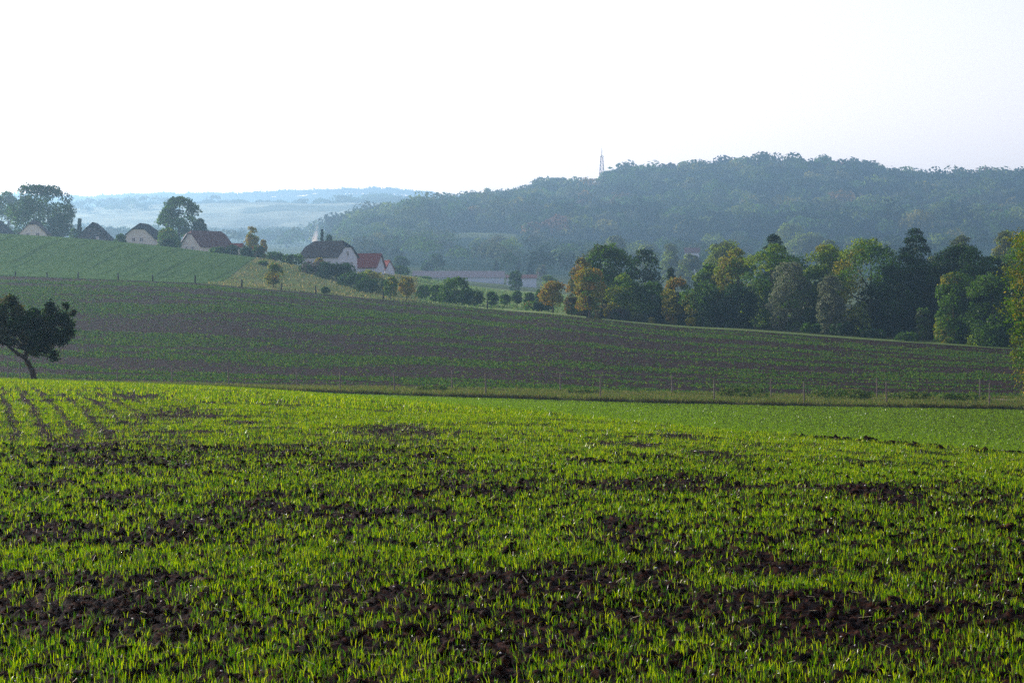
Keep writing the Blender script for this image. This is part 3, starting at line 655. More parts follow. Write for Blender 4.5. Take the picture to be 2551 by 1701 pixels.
# left: trees by the houses --------------------------------------------------------
LEFT = 'trees around the hillside houses'
bt('huge dark spreading tree behind the pale house on the left', 22, 178, 462, 520, [(G1, 4), (G2, 2), (BD, 1)], group=LEFT, nl=48, lr=.22, shape='round', cb=.05, dens=.72)
bt('lower right branch mass of the huge tree, a smaller dark tree beside it', 120, 172, 540, 515, [(G1, 3), (BD, 1)], group=LEFT)
bt('pale hazy tree left of the huge dark tree', -10, 48, 478, 640, [(PG, 2), (G2, 2)], group=LEFT, dens=.7)
bt('dark tree at the left frame edge behind the grey gable', -60, 14, 480, 560, [(G1, 2), (G2, 2)], group=LEFT)
bt('round-topped tree rising behind the half-hipped house and the farmhouse', 398, 500, 492, 520, [(G1, 3), (G2, 3)], group=LEFT, nl=36, lr=.24, dens=.75, shape='round', cb=.1)
bt('small side tree right below the round-topped tree, above the farmhouse roof', 478, 518, 546, 515, [(G1, 3), (BD, 1)], group=LEFT)
bt('yellow-green bushy tree between the half-hipped house and the farmhouse', 394, 448, 570, 470, [(YG, 1), (G2, 3)], group=LEFT)
bt('small dark spruce left of the dark-clad house', 186, 212, 545, 500, [(BD, 2), (G1, 1)], shape='cone', group=LEFT, name='conifer', cat='conifer')
bt('low round tree between the spruce and the huge tree', 172, 200, 570, 500, [(G2, 2), (G1, 1)], group=LEFT)
bt('golden columnar tree above the reddish hedge', 612, 644, 566, 470, [(YG, 3), (OR, 1), (G3, 1)], group=LEFT, shape='column')
bt('small golden tree right of the columnar one', 646, 666, 598, 480, [(YG, 3), (OR, 1)], group=LEFT)
bush('small bush between the dark-clad house and the half-hipped house', 286, 318, 584, 468, [(G2, 2), (G1, 2)])
bush('dark bush at the right wall of the half-hipped house', 398, 440, 596, 455, [(G1, 3), (BD, 1)])
bush('dark bush at the right end of the farmhouse', 560, 600, 612, 455, [(G1, 3), (BD, 1)])
bush('low bush before the farmhouse wall', 520, 562, 617, 450, [(G1, 3), (G2, 1)])
# low weeds between the fences
WE = 'low weedy bushes between the two rows of fence posts'
for i, (x0, x1, yt) in enumerate(((1776, 1924, 966), (2006, 2188, 970), (2206, 2330, 977), (1410, 1500, 970), (1030, 1120, 961), (2330, 2460, 980))):
    bt(['long low dark weed bush left of the middle light post', 'long low dark weed bush between two light posts right of the middle', 'low dark weeds right of the second last front post', 'small dark weeds at the centre of the fence', 'small dark weeds by the dark post left of centre', 'low dark weeds before the last pair of posts'][i], x0, x1, yt, 158.5, [(G2, 2), (G1, 1), ((.10, .12, .03), 2)], cat='bush', name='weed_bush', group=WE, nl=60, lr=.10, dens=.4, shape='round', deep=.35, cb=0, card=.16, trunk_w=.01)

# ------------------------------------------------------------------ the leaning fruit tree, left
M['barn_roof'] = plain('barn_roof_sheet', (.13, .11, .115), .9, .15, 2)
M['barn_wall'] = plain('barn_wall', (.40, .43, .46), .9, .1)
def px_tree(name, label, base, lobes, limbs, D, pal, n, cs, deepf=1.0, seed=3, glint=0, flat=.9):
    rg = np.random.default_rng(seed); X0, Y0, _ = pt(base[0], base[1], D); zb = float(zg(X0, D)); o0 = np.array([X0, D, zb])
    t = empty(name, tuple(o0), label, 'tree')
    L = []; Rr = []
    for i, (x, y, r) in enumerate(lobes):
        dd = rg.uniform(-1, 1) * 1.3 * deepf; p = np.array(pt(x, y, D)); p[1] += dd; L.append(p - o0); Rr.append(r / F * D)
    L = np.array(L); Rr = np.array(Rr)
    # sub lobes
    sl = []; sr = []
    for p, r in zip(L, Rr):
        for k in range(9):
            d = rg.normal(0, 1, 3); d /= np.linalg.norm(d); sl.append(p + d * r * .85); sr.append(r * rg.uniform(.4, .75))
    sl = np.array(sl); sr = np.array(sr); idx = rg.choice(len(sl), n, p=sr ** 2 / (sr ** 2).sum())
    d = rg.normal(0, 1, (n, 3)); d /= np.linalg.norm(d, axis=1)[:, None]
    C = sl[idx] + d * (sr[idx] * (.2 + np.abs(rg.normal(.5, .5, n))))[:, None] * np.array([1, 1, flat])
    col = pick(pal, len(sl), rg)[idx] * rg.uniform(.6, 1.3, (n, 1))
    V, Q = cards(C, d, np.full(n, cs), rg, 1.0)
    mesh_np('crown', V, None, Q, M['leaf'], np.repeat(col, 4, 0), parent=t)
    mb = MB()
    for pts, rad in limbs:
        P = []
        for j, q in enumerate(pts):
            if len(q) == 3 and q[2] == 'g': P.append((float(xpx(q[0], D) - X0), 0, -.3))
            else:
                w = np.array(pt(q[0], q[1], D + (q[2] if len(q) == 3 else 0))) - o0; P.append(tuple(w))
        mb.tube(P, [r / F * D for r in rad], 8)
    # twigs to lobes
    for p in L:
        j = rg.integers(0, 3); s = np.array(pt(66 if base[0] < 1000 else base[0], 872 if base[0] < 1000 else 760, D)) - o0
        mb.tube([tuple(s), tuple((s + p) / 2 + rg.normal(0, .15, 3)), tuple(p)], [.05, .035, .012], 5)
    mb.build('trunk', M['bark'], t, smooth=True)
    return t
px_tree('fruit_tree', 'dark leaning fruit tree with a forked crooked trunk at the left frame edge', (86, 960),
    [(20, 770, 26), (38, 752, 16), (30, 800, 28), (62, 806, 24), (4, 812, 30), (-30, 790, 34), (-50, 830, 34), (92, 812, 26), (118, 775, 16), (136, 768, 13), (150, 800, 20), (168, 808, 14), (128, 812, 22), (78, 846, 24), (104, 848, 20), (60, 860, 14), (120, 866, 10), (132, 888, 10), (84, 872, 16), (12, 842, 14), (44, 852, 8), (150, 762, 8), (92, 778, 12), (-80, 810, 30), (170, 780, 8), (44, 776, 14), (112, 858, 18), (140, 842, 17), (94, 868, 13), (160, 830, 14), (30, 838, 16), (70, 792, 22)],
    [([(86, 955, 'g'), (85, 946), (80, 922), (68, 902), (60, 890), (46, 882), (31, 871), (18, 859), (8, 854), (-10, 854), (-40, 838)], [9, 8, 7.5, 8, 6, 5, 4.2, 3.6, 3, 2.6, 1.5]),
     ([(62, 896), (66, 876), (67, 852), (56, 832), (40, 812), (28, 780)], [6.5, 6, 4.5, 3, 2, 1]),
     ([(66, 872), (84, 850), (104, 828), (128, 806), (150, 790)], [4.5, 3.5, 2.6, 1.8, .8]),
     ([(54, 862), (40, 845), (20, 826), (4, 810)], [3, 2.2, 1.6, .8])],
    100, [(BD, 4), (G1, 3), ((.05, .06, .02), 1.5), ((.10, .09, .03), .6)], 34000, .125)
px_tree('field_tree', 'near tree with sunlit olive and gold leaves cut off by the right frame edge', (2650, 1000),
    [(2560, 610, 40), (2590, 640, 60), (2555, 700, 48), (2548, 745, 40), (2530, 775, 26), (2520, 760, 18), (2535, 810, 26), (2545, 840, 32), (2590, 760, 70), (2600, 840, 70), (2545, 880, 34), (2535, 900, 24), (2556, 930, 24), (2600, 910, 60), (2650, 700, 80), (2660, 800, 90), (2660, 900, 80), (2700, 640, 80), (2740, 780, 90), (2730, 880, 70), (2640, 600, 60), (2552, 640, 26)],
    [([(2650, 1000, 'g'), (2650, 940), (2645, 860), (2650, 760), (2655, 660)], [14, 12, 10, 7, 3]),
     ([(2646, 880), (2610, 820), (2570, 770)], [6, 4, 2]), ([(2648, 840), (2690, 780), (2720, 720)], [6, 4, 2])],
    135, [(YG, 1), ((.10, .125, .018), 3), (G2, 4), ((.2, .17, .03), .4)], 24000, .17, deepf=1.6, seed=8)

# ------------------------------------------------------------------ woods
def wood(name, label, X, Y, Wd, Hh, rg, cs, per, palf, kind='stuff', cat='wood'):
    X0_, Y0_ = X, Y; Y = warp(Y0_); k_ = Y / Y0_; X = X0_ * k_; Wd = Wd * k_; Hh = Hh * k_; cs = cs * float(k_.mean())
    n = len(X); Z = zg(X, Y)
    N_ = n * per; nl = 9
    lob = rg.normal(0, 1, (n, nl, 3)); lob /= np.linalg.norm(lob, axis=2)[:, :, None]; lob[:, :, 2] = np.abs(lob[:, :, 2]) * .9 - .1
    lob *= np.array([.30, .30, .34]); lr = rg.uniform(.22, .36, (n, nl))
    ti = np.repeat(np.arange(n), per); li = rg.integers(0, nl, N_)
    d = rg.normal(0, 1, (N_, 3)); d /= np.linalg.norm(d, axis=1)[:, None]; d[:, 2] = np.where(rg.uniform(0, 1, N_) < .8, np.abs(d[:, 2]), d[:, 2])
    d[:, 1] = np.where(rg.uniform(0, 1, N_) < .6, -np.abs(d[:, 1]), d[:, 1])
    u = lob[ti, li] + d * lr[ti, li][:, None]
    C = np.stack([X[ti] + u[:, 0] * Wd[ti], Y[ti] + u[:, 1] * Wd[ti], Z[ti] + Hh[ti] * (.42 + u[:, 2] * 1.0)], -1)
    tc = palf(X, Y, n) * .6 * rg.uniform(.55, 1.5, (n, 1)); col = tc[ti] * rg.uniform(.75, 1.3, (N_, 1))
    V, Q = cards(C, d, np.full(N_, cs), rg, .4)
    return tag(mesh_np(name, V, None, Q, M['far_leaf'], np.repeat(col, 4, 0)), label, cat, kind=kind)
WPAL = [(G1, 5), (G2, 5), (BD, 2), (G3, 1.5), (YG, .35), (OR, .06), (RD, .08), (PG, 1)]
def woods():
    rg = np.random.default_rng(23)
    # poisson-ish jittered grid over the hill
    Y = []; X = []
    for y in np.arange(1010, 1640, 12.5):
        xs = np.arange(-.13 * y, .30 * y, 12.0); X.append(xs + rg.uniform(-6, 6, len(xs))); Y.append(np.full(len(xs), y) + rg.uniform(-6, 6, len(xs)))
    X = np.concatenate(X); Y = np.concatenate(Y); x = colx(X, Y); 
    lim = 790 + (1500 - Y) * .12 + 40 * (fbm(Y / 60, Y * 0, 4) - .5)
    k = (x > lim) & ~((np.abs(x - 1497) < 20) & (Y > 1360)) & ~((np.abs(Y - 1030) < 26) & (x > 1090) & (x < 1296)); X, Y = X[k], Y[k]
    n = len(X)
    def pf(X, Y, n):
        c = pick(WPAL, n, rg); m = fbm(X / 90, Y / 60, 81, 2); warm = (m > .56) & (rg.uniform(0, 1, n) < .45); c[warm] = pick([(YG, 1.2), (OR, .25), (G3, 3), (PG, 3), (RD, .2)], warm.sum(), rg); return c
    S = rg.uniform(.75, 1.35, n)
    wood('hill_wood', 'hazy blue-green broadleaf wood covering the long hill on the right', X, Y, 15 * S, 14 * S * rg.uniform(.8, 1.2, n), rg, 2.4, 210, pf)
    # lower valley trees between barns and hill
    n = 700; Y = rg.uniform(700, 1010, n); X = rg.uniform(-.13, .28, n) * Y; x = colx(X, Y); dens = fbm(X / 60, Y / 60, 90, 2)
    k = (dens > .40) & (x > 800) & ~((Y > 960) & (x > 1080) & (x < 1300)); X, Y = X[k], Y[k]; n = len(X); S = rg.uniform(.5, 1.15, n)
    wood('valley_wood', 'scattered hazy trees and hedges filling the valley floor below the hill', X, Y, 11 * S, 10.5 * S, rg, 1.1, 190, pf)
    # far ridge tree line, copses
    xs = np.concatenate([rg.uniform(160, 1160, 260), rg.uniform(930, 985, 26), rg.uniform(1060, 1160, 30), rg.uniform(-300, 160, 60)]); Yf = np.concatenate([rg.normal(2990, 12, 260), rg.uniform(2960, 3030, 26), rg.normal(2980, 12, 30), rg.normal(2990, 12, 60)]); Xf = (xs - CX) / F * Yf
    S = np.concatenate([rg.uniform(.4, .9, 260), rg.uniform(1.3, 2.2, 26), rg.uniform(.7, 1.1, 30), rg.uniform(.5, .9, 60)])
    Sh = S * 10
    kk = fbm(xs / 60, xs * 0, 3, 2) > .30; kk[260:286] = True
    wood('ridge_trees', 'faint line of trees along the pale distant ridge', Xf[kk], Yf[kk], 22 * S[kk], Sh[kk] * 1.0, rg, 4.0, 60, lambda X, Y, n: pick([(G1, 1), (G2, 1)], n, rg))
    xs = rg.uniform(-200, 1160, 800); Yf = rg.uniform(1650, 2900, 800); Xf = (xs - CX) / F * Yf; k = fbm(Xf / 180, Yf / 160, 95, 2) > .52; Xf, Yf = Xf[k], Yf[k]; n = len(Xf); S = rg.uniform(.7, 1.3, n)
    wood('slope_copses', 'faint copses and hedges on the pale slope behind the houses', Xf, Yf, 18 * S, 11 * S, rg, 3.2, 60, lambda X, Y, n: pick([(G1, 1), (G2, 1), (PG, 1)], n, rg))
    xs = rg.uniform(-400, 780, 330); Yf = rg.uniform(1150, 1600, 330); Xf = (xs - CX) / F * Yf; k = fbm(Xf / 120, Yf / 100, 97, 2) > .44; Xf, Yf = Xf[k], Yf[k]; n = len(Xf); S = rg.uniform(.7, 1.2, n)
    wood('valley_copses', 'hazy blue trees in the valley behind the hillside houses', Xf, Yf, 15 * S, 12 * S, rg, 2.2, 110, lambda X, Y, n: pick([(G1, 1), (G2, 1), (PG, 1)], n, rg))
    xs = rg.uniform(-300, 1200, 500); Yf = rg.normal(4990, 25, 500); Xf = (xs - CX) / F * Yf; S = rg.uniform(.7, 1.2, 500)
    wood('far_hill_wood', 'almost white wooded skyline of the most distant hill', Xf, Yf, 45 * S, 14 * S, rg, 8, 40, lambda X, Y, n: pick([(G1, 1)], n, rg))
woods()
RID = 'single trees one can tell apart in the hill wood'
for lab, x0, x1, yt, D, pal in (
    ('lone rounded tree on the ridge in the dip left of the lattice mast', 1428, 1486, 448, 1490, [(G1, 2), (G2, 2)]),
    ('rounded crown right of the lattice mast, first rise of the ridge', 1492, 1548, 428, 1490, [(G1, 2), (G2, 2)]),
    ('round knob of a tree on the highest point of the ridge', 1886, 1922, 385, 1500, [(G1, 2), (BD, 1)]),
    ('tall ridge tree left of the dip, highest of its cluster', 1366, 1420, 446, 1490, [(G1, 2), (G2, 2)]),
    ('pale-edged small tree standing where the ridge drops to the left', 1200, 1226, 470, 1470, [(YG, 2), (G3, 1)]),
    ('rust-brown rounded tree above the pale clearing on the hill', 1300, 1346, 556, 1120, [(OR, 1), (RD, 1), (G2, 2)]),
    ('narrow rust-coloured tree at the middle of the clearing', 1236, 1250, 562, 1060, [(RD, 2), (OR, 1)]),
    ('large pale tree low on the hill above the big rounded green tree', 1920, 2010, 560, 900, [(PG, 2), (G3, 2)]),
    ('pale rounded tree low on the hill above the belt notch', 1960, 2060, 585, 840, [(PG, 3), (G3, 1)]),
    ('pinkish-orange crown in the upper wood right of the mast', 1586, 1626, 492, 1330, [(OR, 2), (PG, 2)])):
    Dl = np.arange(820, 1560, 2.0); Dw = warp(Dl); hh = zpx(yt, Dw) - zg(xpx((x0 + x1) / 2, Dw), Dw); D = float(Dl[np.argmin(np.abs(hh - (x1 - x0) / F * Dw * 1.0))])
    bt(lab, x0, x1, yt, D, pal, group=RID, shape='round', lr=.4, dens=1.2)

# ------------------------------------------------------------------ buildings
def house(label, xl, xr, yr, ye, D, rot, gab, length, wallm, roofm, hip=.3, name='house', wins=(), door=None, chim=None, verge=False, roof_over=.5, base=None, cat='house'):
    """gable end of width gab faces the local -y side; ridge runs along local y. rot turns it about z"""
    k_ = float(warp(D)) / D; D *= k_; gab *= k_; length *= k_; xc = (xl + xr) / 2; X = float(xpx(xc, D)); zb = float(zg(X, D)) - .15
    zr = float(zpx(yr, D)); ze = float(zpx(ye, D)); Hr = zr - zb; He = ze - zb
    if He < 1.6: zb = ze - 2.4; Hr = zr - zb; He = 2.4
    t = empty(name, (X, D, zb), label, cat, rz=R(rot)); w = gab / 2; l = length / 2
    hz = Hr - (Hr - He) * hip; xh = w * hip * (1.0); dh = xh * 1.0
    mb = MB(); prof2 = [(-w, -.6), (w, -.6), (w, He), (xh, hz), (-xh, hz), (-w, He)] if hip > 0 else [(-w, -.6), (w, -.6), (w, He), (0, Hr), (-w, He)]
    n = len(prof2); up = .18
    mb.add([(x, -l, z - (up if z > 0 else 0)) for x, z in prof2] + [(x, l, z - (up if z > 0 else 0)) for x, z in prof2], [tuple(range(n)), tuple(reversed(range(n, 2 * n)))] + [(i, i + n, (i + 1) % n + n, (i + 1) % n) for i in range(n)])
    mb.build('wall', wallm, t)
    o = roof_over; sl = (Hr - He) / w; rb = MB()
    for s in (-1, 1):
        ex, ez = s * (w + o), He - o * sl; L = l + o * .8
        if hip > 0: poly = [(ex, -L, ez), (ex, L, ez), (s * xh, L, hz), (0, L - dh, Hr), (0, -L + dh, Hr), (s * xh, -L, hz)]
        else: poly = [(ex, -L, ez), (ex, L, ez), (0, L, Hr), (0, -L, Hr)]
        rb.slab(poly, .16)
        if hip > 0: rb.slab([(-xh, s * L, hz), (xh, s * L, hz), (0, s * (L - dh), Hr)], .15)
    ro = rb.build('roof', roofm, t)
    if chim:
        cb_ = MB(); cx, cy = chim; z0 = Hr - abs(cx) * sl - .5; cb_.box(cx - .35, cx + .35, cy - .35, cy + .35, z0, Hr + .9); cb_.box(cx - .42, cx + .42, cy - .42, cy + .42, Hr + .9, Hr + 1.02); cb_.build('chimney', M['brick'], ro)
    if verge:
        vb = MB(); L = l + o * .8 + .02
        vb.slab([(-(w + o), -L - .12, He - o * sl + .06), (-(w + o), -L + .1, He - o * sl + .06), (-xh, -L + .1, hz + .06), (-xh, -L - .12, hz + .06)], .2); vb.build('verge_flashing', M['metal'], ro)
    def win(face, a, z, ww, wh):
        # a: offset along the wall; window frame stands proud, glass just inside it
        fb = MB(); pb = MB()
        def bx(m, a0, a1, z0, z1, d0, d1):
            if face == 'front': m.box(a0, a1, -l - d1, -l - d0, z0, z1)
            elif face == 'right': m.box(w + d0, w + d1, a0, a1, z0, z1)
            else: m.box(-w - d1, -w - d0, a0, a1, z0, z1)
        bx(pb, a - ww / 2, a + ww / 2, z - wh / 2, z + wh / 2, -.02, .03)
        for q in ((a - ww / 2 - .1, a - ww / 2, z - wh / 2 - .1, z + wh / 2 + .1), (a + ww / 2, a + ww / 2 + .1, z - wh / 2 - .1, z + wh / 2 + .1), (a - ww / 2, a + ww / 2, z + wh / 2, z + wh / 2 + .1), (a - ww / 2, a + ww / 2, z - wh / 2 - .1, z - wh / 2)):
            bx(fb, *q, -.02, .07)
        bx(fb, a - .03, a + .03, z - wh / 2, z + wh / 2, .031, .06)
        f = fb.build('window', M['frame'], t); pb.build('pane', M['pane'], f)
    for q in wins: win(*q)
    if door:
        face, a, dw, dh_, m = door; db = MB()
        if face == 'front':
            pts = [(a + dw / 2 * math.cos(PI * k / 10), dh_ + dw * .28 * math.sin(PI * k / 10)) for k in range(11)]
            P = [(a - dw / 2, 0), (a + dw / 2, 0)] + pts; n2 = len(P)
            db.add([(x, -l - .06, z) for x, z in P] + [(x, -l + .05, z) for x, z in P], [tuple(range(n2)), tuple(reversed(range(n2, 2 * n2)))] + [(i, i + n2, (i + 1) % n2 + n2, (i + 1) % n2) for i in range(n2)])
        else: db.box(w - .05, w + .06, a - dw / 2, a + dw / 2, 0, dh_)
        db.build('door', m, t)
    return t
px480 = 480 / F
house('small grey-roofed house end at the left frame edge', -40, 12, 548, 583, 495, -8, 7.5, 9, M['cream'], M['roof_dark'], .0, wins=(('front', 1.6, 3.0, .8, 1),))
house('pale house with a grey roof half hidden under the huge dark tree', 56, 122, 549, 580, 480, 6, 6.2, 9, M['cream'], M['roof_grey'], .35, wins=(('front', -1.2, 3.2, .8, 1.0), ('front', 1.2, 3.2, .8, 1.0)))
house('dark steep-roofed house with a boarded gable, second from the huge tree', 191, 286, 555, 598, 482, 4, 8.4, 11, M['dark_clad'], M['roof_dark'], .28, wins=(('front', 1.3, 3.4, .5, .5),))
house('cream half-hipped house with two upper windows and an arched brown doorway', 317, 404, 557, 592, 480, -6, 7.6, 10, M['cream'], M['roof_dark'], .42, wins=(('front', -1.25, 3.9, .8, 1.0), ('front', .75, 3.9, .8, 1.0)), door=('front', -1.0, 2.2, 1.9, M['door']))
house('cream farmhouse with a long red-brown roof and a bright metal verge', 449, 580, 575, 612, 478, -38, 7.2, 10.5, M['cream'], M['roof_brown'], .22, wins=(('front', -1.4, 3.1, .9, 1.0), ('front', .9, 3.1, .9, 1.0), ('right', -2.5, 1.6, .9, 1.1), ('right', 1.5, 1.6, .9, 1.1)), verge=True)
house('tiny shed with a rusty red roof right of the farmhouse', 580, 600, 606, 614, 470, 80, 2.2, 3, M['cream'], M['roof_red'], 0, name='shed', cat='shed', roof_over=.2)
house('white house under a large dark half-hipped roof with smoke behind it', 754, 885, 600, 637, 450, 62, 8.0, 10.0, M['white'], M['roof_dark'], .4, wins=(('front', -1.8, 1.6, .9, 1.2), ('front', 1.8, 1.6, .9, 1.2), ('front', 0, 4.0, .9, 1.1), ('right', -3, 1.6, .9, 1.2), ('right', 0, 1.6, .9, 1.2), ('right', 3, 1.6, .9, 1.2)))
house('white house with a bright red tiled roof right of the dark roof', 868, 950, 631, 663, 468, 76, 6.5, 7.6, M['white'], M['roof_red'], 0, wins=(('right', -1.5, 1.3, .9, 1.0), ('right', 1.6, 1.3, .9, 1.0), ('front', 0, 3.0, .8, 1.0)))
house('small red-roofed annexe with a pale gable at the right end of the houses', 950, 974, 648, 670, 478, 35, 2.6, 3.4, M['white'], M['roof_red'], 0, name='annexe', cat='house', roof_over=.25)
wl = tuple(('right', a, 1.7, 1.2, .8) for a in np.linspace(-12, 12, 9))
house('very long low barn with a brown-grey roof in the valley', 1030, 1256, 675, 690, 640, 90, 9, 29, M['barn_wall'], M['barn_roof'], 0, name='barn', cat='barn', wins=wl)
house('shorter white-walled barn at the right end of the long barn', 1262, 1336, 684, 692, 632, 90, 7, 9.4, M['barn_wall'], M['roof_brown'], 0, name='barn', cat='barn', wins=(('right', -2, 1.6, 1, .8), ('right', 2, 1.6, 1, .8)))
house('small white house with a reddish roof seen through haze between the pale trees', 1706, 1742, 617, 628, 760, 84, 5, 5.4, M['white'], M['roof_brown'], 0, wins=(('right', 0, 1.5, .8, .8),))
house('tiny white hut at the right end of the pale clearing', 1292, 1302, 597, 601, 1022, 70, 1.8, 2.2, M['white'], M['mast_white'], 0, name='hut', cat='hut', roof_over=.15)

# ------------------------------------------------------------------ lattice mast
def mast():
    D = float(warp(1480)); x = 1499; X = float(xpx(x, D)); zb = float(zg(X, D)); H = float(zpx(366, D)) - zb; t = empty('lattice_mast', (X, D, zb), 'slim red and white lattice mast standing on the wooded ridge', 'mast')
    wb = 4.2; wt = 1.1; hp = H * .80
    legs = MB(); r = .4
    for sx in (-1, 1):
        for sy in (-1, 1):
            b = MB(); b.tube([(sx * wb, sy * wb, 0), (sx * wt, sy * wt, hp)], [r, r * .8], 6); b.build('leg', M['mast_red'], t)
    br = MB(); nb = 11
    for k in range(nb):
        z0 = hp * k / nb; z1 = hp * (k + 1) / nb; a = wb + (wt - wb) * k / nb; c = wb + (wt - wb) * (k + 1) / nb
        for (p, q) in (((-1, -1), (1, -1)), ((1, -1), (1, 1)), ((1, 1), (-1, 1)), ((-1, 1), (-1, -1))):
            br.tube([(p[0] * a, p[1] * a, z0), (q[0] * c, q[1] * c, z1)], [.17, .17], 4); br.tube([(q[0] * a, q[1] * a, z0), (p[0] * c, p[1] * c, z1)], [.17, .17], 4)
            br.tube([(p[0] * c, p[1] * c, z1), (q[0] * c, q[1] * c, z1)], [.17, .17], 4)
    br.build('bracing', M['mast_red'], t)
    pl = MB(); pl.box(-1.5, 1.5, -1.5, 1.5, hp, hp + .25)
    for sx in (-1.45, 1.45):
        pl.tube([(sx, -1.45, hp + .2), (sx, -1.45, hp + 1.5)], [.17, .17], 4); pl.tube([(sx, 1.45, hp + .2), (sx, 1.45, hp + 1.5)], [.17, .17], 4)
        pl.tube([(sx, -1.45, hp + 1.5), (sx, 1.45, hp + 1.5)], [.17, .17], 4); pl.tube([(-1.45, sx, hp + 1.5), (1.45, sx, hp + 1.5)], [.17, .17], 4)
    pl.build('platform', M['mast_red'], t)
    s = MB(); s.tube([(0, 0, hp + .25), (0, 0, H * .93), (0, 0, H)], [.45, .3, .14], 6); s.build('antenna', M['mast_red'], t)
    dsh = MB(); dsh.tube([(-1.2, -1.8, hp + .9), (-1.2, -1.4, hp + .9)], [.7, .25], 12); dsh.build('dish', M['mast_white'], t)
mast()

# ------------------------------------------------------------------ fence and posts
def fence(name, label, xs, D, hgt, mat):
    P = []
    for x in xs:
        X = float(xpx(x, D, 980)); P.append((X, D, float(zg(X, D))))
    o0 = P[0]; t = empty(name, o0, label, 'fence'); rg = random.Random(len(xs) * 3)
    tops = []
    for p in P:
        l = Vector(p) - Vector(o0); mb = MB(); dx, dy = rg.uniform(-.05, .05), rg.uniform(-.05, .05); h = hgt * rg.uniform(.93, 1.05)
        mb.tube([(l.x, l.y, l.z - .3), (l.x + dx * .5, l.y + dy * .5, l.z + h * .5), (l.x + dx, l.y + dy, l.z + h), (l.x + dx, l.y + dy, l.z + h + .03)], [.06, .057, .053, .03], 8); mb.build('post', mat, t, smooth=False)
        tops.append((l, dx, dy, h))
    for f in (.25, .55, .9):
        mb = MB(); pts = []
        for i, (l, dx, dy, h) in enumerate(tops):
            pts.append((l.x + dx * f, l.y - .07, l.z + h * f))
            if i < len(tops) - 1:
                m = (l + tops[i + 1][0]) / 2; pts.append((m.x, m.y - .07, m.z + h * f - .03))
        mb.tube(pts, [.003] * len(pts), 4); mb.build('wire', M['wire'], t)
fence('wire_fence', 'front post and wire fence along the bank of the lower field', [-250, 50, 570, 847, 983, 1210, 1496, 1779, 2004, 2209, 2465, 2740, 2990], 150.5, 1.65, M['post_wood'])
fence('wire_fence', 'back post and wire fence beyond the dusty track', [-230, 20, 293, 428, 740, 1126, 1396, 1674, 1921, 2185, 2441, 2700, 2960], 165.6, 1.55, M['post_wood'])
def posts():
    pr = None
    data = [(38, 'faint short post nearest the left frame edge'), (118, 'faint short post, second along the hillside field edge'), (194, 'dark short post, third along the hillside field edge'), (295, 'stout dark post below the dark steep-roofed house'), (381, 'dark post below the cream half-hipped house'), (486, 'leaning dark post where the hillside field meets the knoll'), (602, 'stout dark post on the left of the golden knoll'), (702, 'dark post at the right side of the small knoll tree'), (787, 'leaning dark post on the right of the golden knoll'), (955, 'dark post at the left side of the olive tree pair'), (1214, 'dark post in front of the first round orchard tree')]
    for i, (x, lab) in enumerate(data):
        D = float(Jof(x)) + .6; X = float(xpx(x, D)); zb = float(zg(X, D)); rg = random.Random(i); s = (.75, .75, .95, 1.1, 1.05, 1.25, 1.2, 1.15, 1.2, 1.3, 1.3)[i]
        mb = MB(); dx = rg.uniform(-.12, .12); mb.tube([(0, 0, -.3), (dx * .4, 0, s * .5), (dx, 0, s), (dx, .02, s + .06)], [.13, .13, .12, .07], 7)
        o = mb.build('wooden_post', M['dark_wood'], None, (X, D, zb)); tag(o, lab, 'post', 'dark posts along the far edge of the ploughed field')
posts()

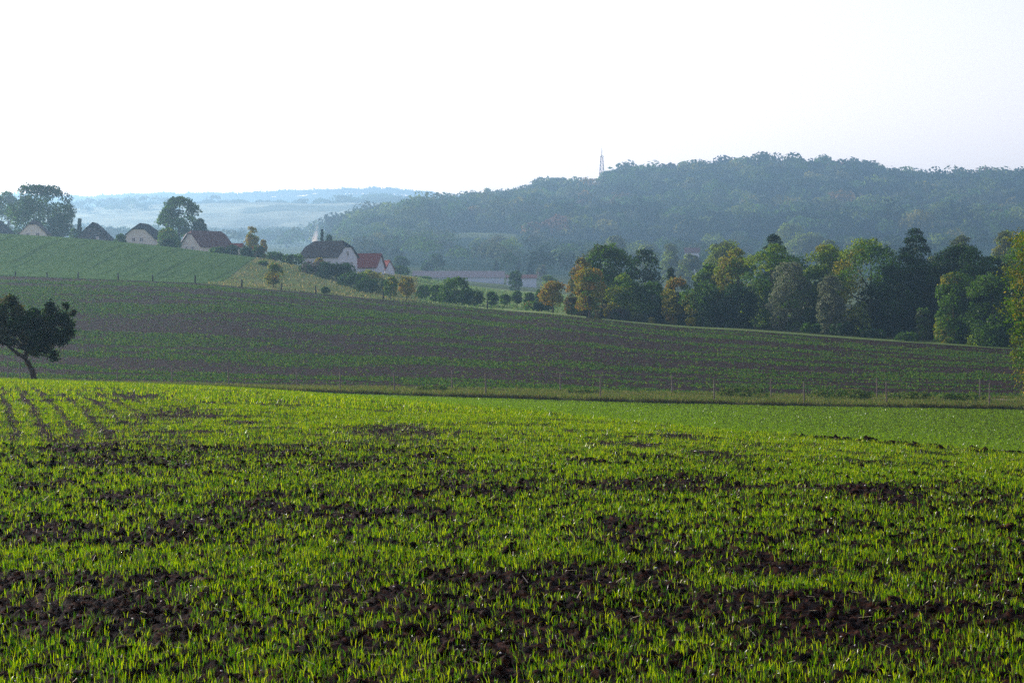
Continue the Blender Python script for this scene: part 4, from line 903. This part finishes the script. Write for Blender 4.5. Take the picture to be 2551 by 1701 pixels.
# ------------------------------------------------------------------ smoke and haze
def volmat(name, col, dens, g, emis=None):
    m, nt, out = newmat(name); v = N(nt, 'ShaderNodeVolumePrincipled'); v.inputs['Color'].default_value = (*col, 1); v.inputs['Density'].default_value = dens; v.inputs['Anisotropy'].default_value = g
    nt.links.new(v.outputs[0], out.inputs['Volume']); return m
HAZE_COL = (.39, .71, .99); HAZE_D = .00024
def haze():
    mb = MB(); mb.box(-3700, 3700, -150, 6400, -40, 360); o = mb.build('haze', volmat('haze_air', HAZE_COL, HAZE_D, .62)); tag(o, 'pale blue haze thickening towards the distant hills', 'haze', kind='stuff')
haze()
def smoke():
    bm = bmesh.new(); bmesh.ops.create_icosphere(bm, subdivisions=4, radius=1); D = 475
    p0 = np.array(pt(783, 603, D)); H = 4.6
    for v in bm.verts:
        h = (v.co.z + 1) / 2; n = float(fbm(np.array([v.co.x * 2 + 9]), np.array([v.co.z * 3 + v.co.y + 5]), 7)[0]) - .5
        r = 2.3 - .6 * h + n * .8; v.co = Vector((v.co.x * r + h * .9, v.co.y * r, h * H))
    me = bpy.data.meshes.new('smoke_plume'); bm.to_mesh(me); bm.free()
    m = volmat('smoke', (1, 1, 1), .1, .5); nt = m.node_tree; vol = nt.nodes['Principled Volume']
    tc = N(nt, 'ShaderNodeTexCoord'); sx = N(nt, 'ShaderNodeSeparateXYZ'); nt.links.new(tc.outputs['Object'], sx.inputs[0])
    def mth(op, a, b=None, c=None):
        q = N(nt, 'ShaderNodeMath', operation=op)
        for i, v in enumerate((a, b, c)):
            if v is None: continue
            if isinstance(v, (int, float)): q.inputs[i].default_value = v
            else: nt.links.new(v, q.inputs[i])
        return q.outputs[0]
    h = mth('DIVIDE', sx.outputs[2], H); ax = mth('MULTIPLY', h, .9)
    dx = mth('SUBTRACT', sx.outputs[0], ax); rr = mth('SQRT', mth('ADD', mth('POWER', dx, 2.0), mth('POWER', sx.outputs[1], 2.0)))
    wv = noise_node(nt, 1.6, 3, .6)
    f = mth('SUBTRACT', mth('ADD', mth('SUBTRACT', 1.0, rr), mth('MULTIPLY', wv, 1.2)), mth('ADD', .55, mth('MULTIPLY', h, .95)))
    nt.links.new(mth('MULTIPLY', mth('MAXIMUM', f, 0.0), .8), vol.inputs['Density'])
    me.materials.append(m)
    o = bpy.data.objects.new('smoke_plume', me); COL.objects.link(o); o.location = tuple(p0); tag(o, 'wisp of white smoke rising behind the dark roofed house', 'smoke', kind='stuff')
smoke()

# ------------------------------------------------------------------ light, sky, camera
SUN_EL, SUN_AZ = R(21), R(-52)     # azimuth from +Y (view direction), negative = left
w = bpy.data.worlds.new('World'); scene.world = w; w.use_nodes = True; nt = w.node_tree
bg = nt.nodes['Background']; sky = nt.nodes.new('ShaderNodeTexSky'); sky.sky_type = 'NISHITA'; sky.sun_disc = False
sky.sun_elevation = SUN_EL; sky.sun_rotation = SUN_AZ; sky.air_density = 1.0; sky.dust_density = 1.2; sky.ozone_density = 1.0
wb_ = N(nt, 'ShaderNodeMix', data_type='RGBA', blend_type='MULTIPLY'); wb_.inputs[0].default_value = 1; wb_.inputs[7].default_value = (1.32, .93, .92, 1)
nt.links.new(sky.outputs[0], wb_.inputs[6]); nt.links.new(wb_.outputs[2], bg.inputs[0]); bg.inputs[1].default_value = .142
sd = Vector((math.sin(SUN_AZ) * math.cos(SUN_EL), math.cos(SUN_AZ) * math.cos(SUN_EL), math.sin(SUN_EL)))
l = bpy.data.lights.new('sun', 'SUN'); l.energy = 4.2; l.angle = R(.5); l.color = (1, .94, .85)
lo = bpy.data.objects.new('sun', l); COL.objects.link(lo); lo.rotation_euler = sd.to_track_quat('Z', 'Y').to_euler(); lo.location = (0, 0, 50)
cam = bpy.data.cameras.new('camera'); cam.lens = F / 2551 * 36; cam.sensor_width = 36; cam.clip_end = 20000; cam.clip_start = .1
co = bpy.data.objects.new('camera', cam); COL.objects.link(co); co.location = (0, 0, 0); co.rotation_euler = (R(90) - PITCH, 0, 0); scene.camera = co
scene.view_settings.view_transform = 'Standard'; scene.view_settings.look = 'None'; scene.view_settings.exposure = 1.05; scene.view_settings.gamma = 1
c = scene.cycles; c.max_bounces = 5; c.diffuse_bounces = 2; c.glossy_bounces = 1; c.transmission_bounces = 3; c.volume_bounces = 0; c.transparent_max_bounces = 8
c.use_denoising = False; c.caustics_reflective = False; c.caustics_refractive = False; c.sample_clamp_indirect = 4
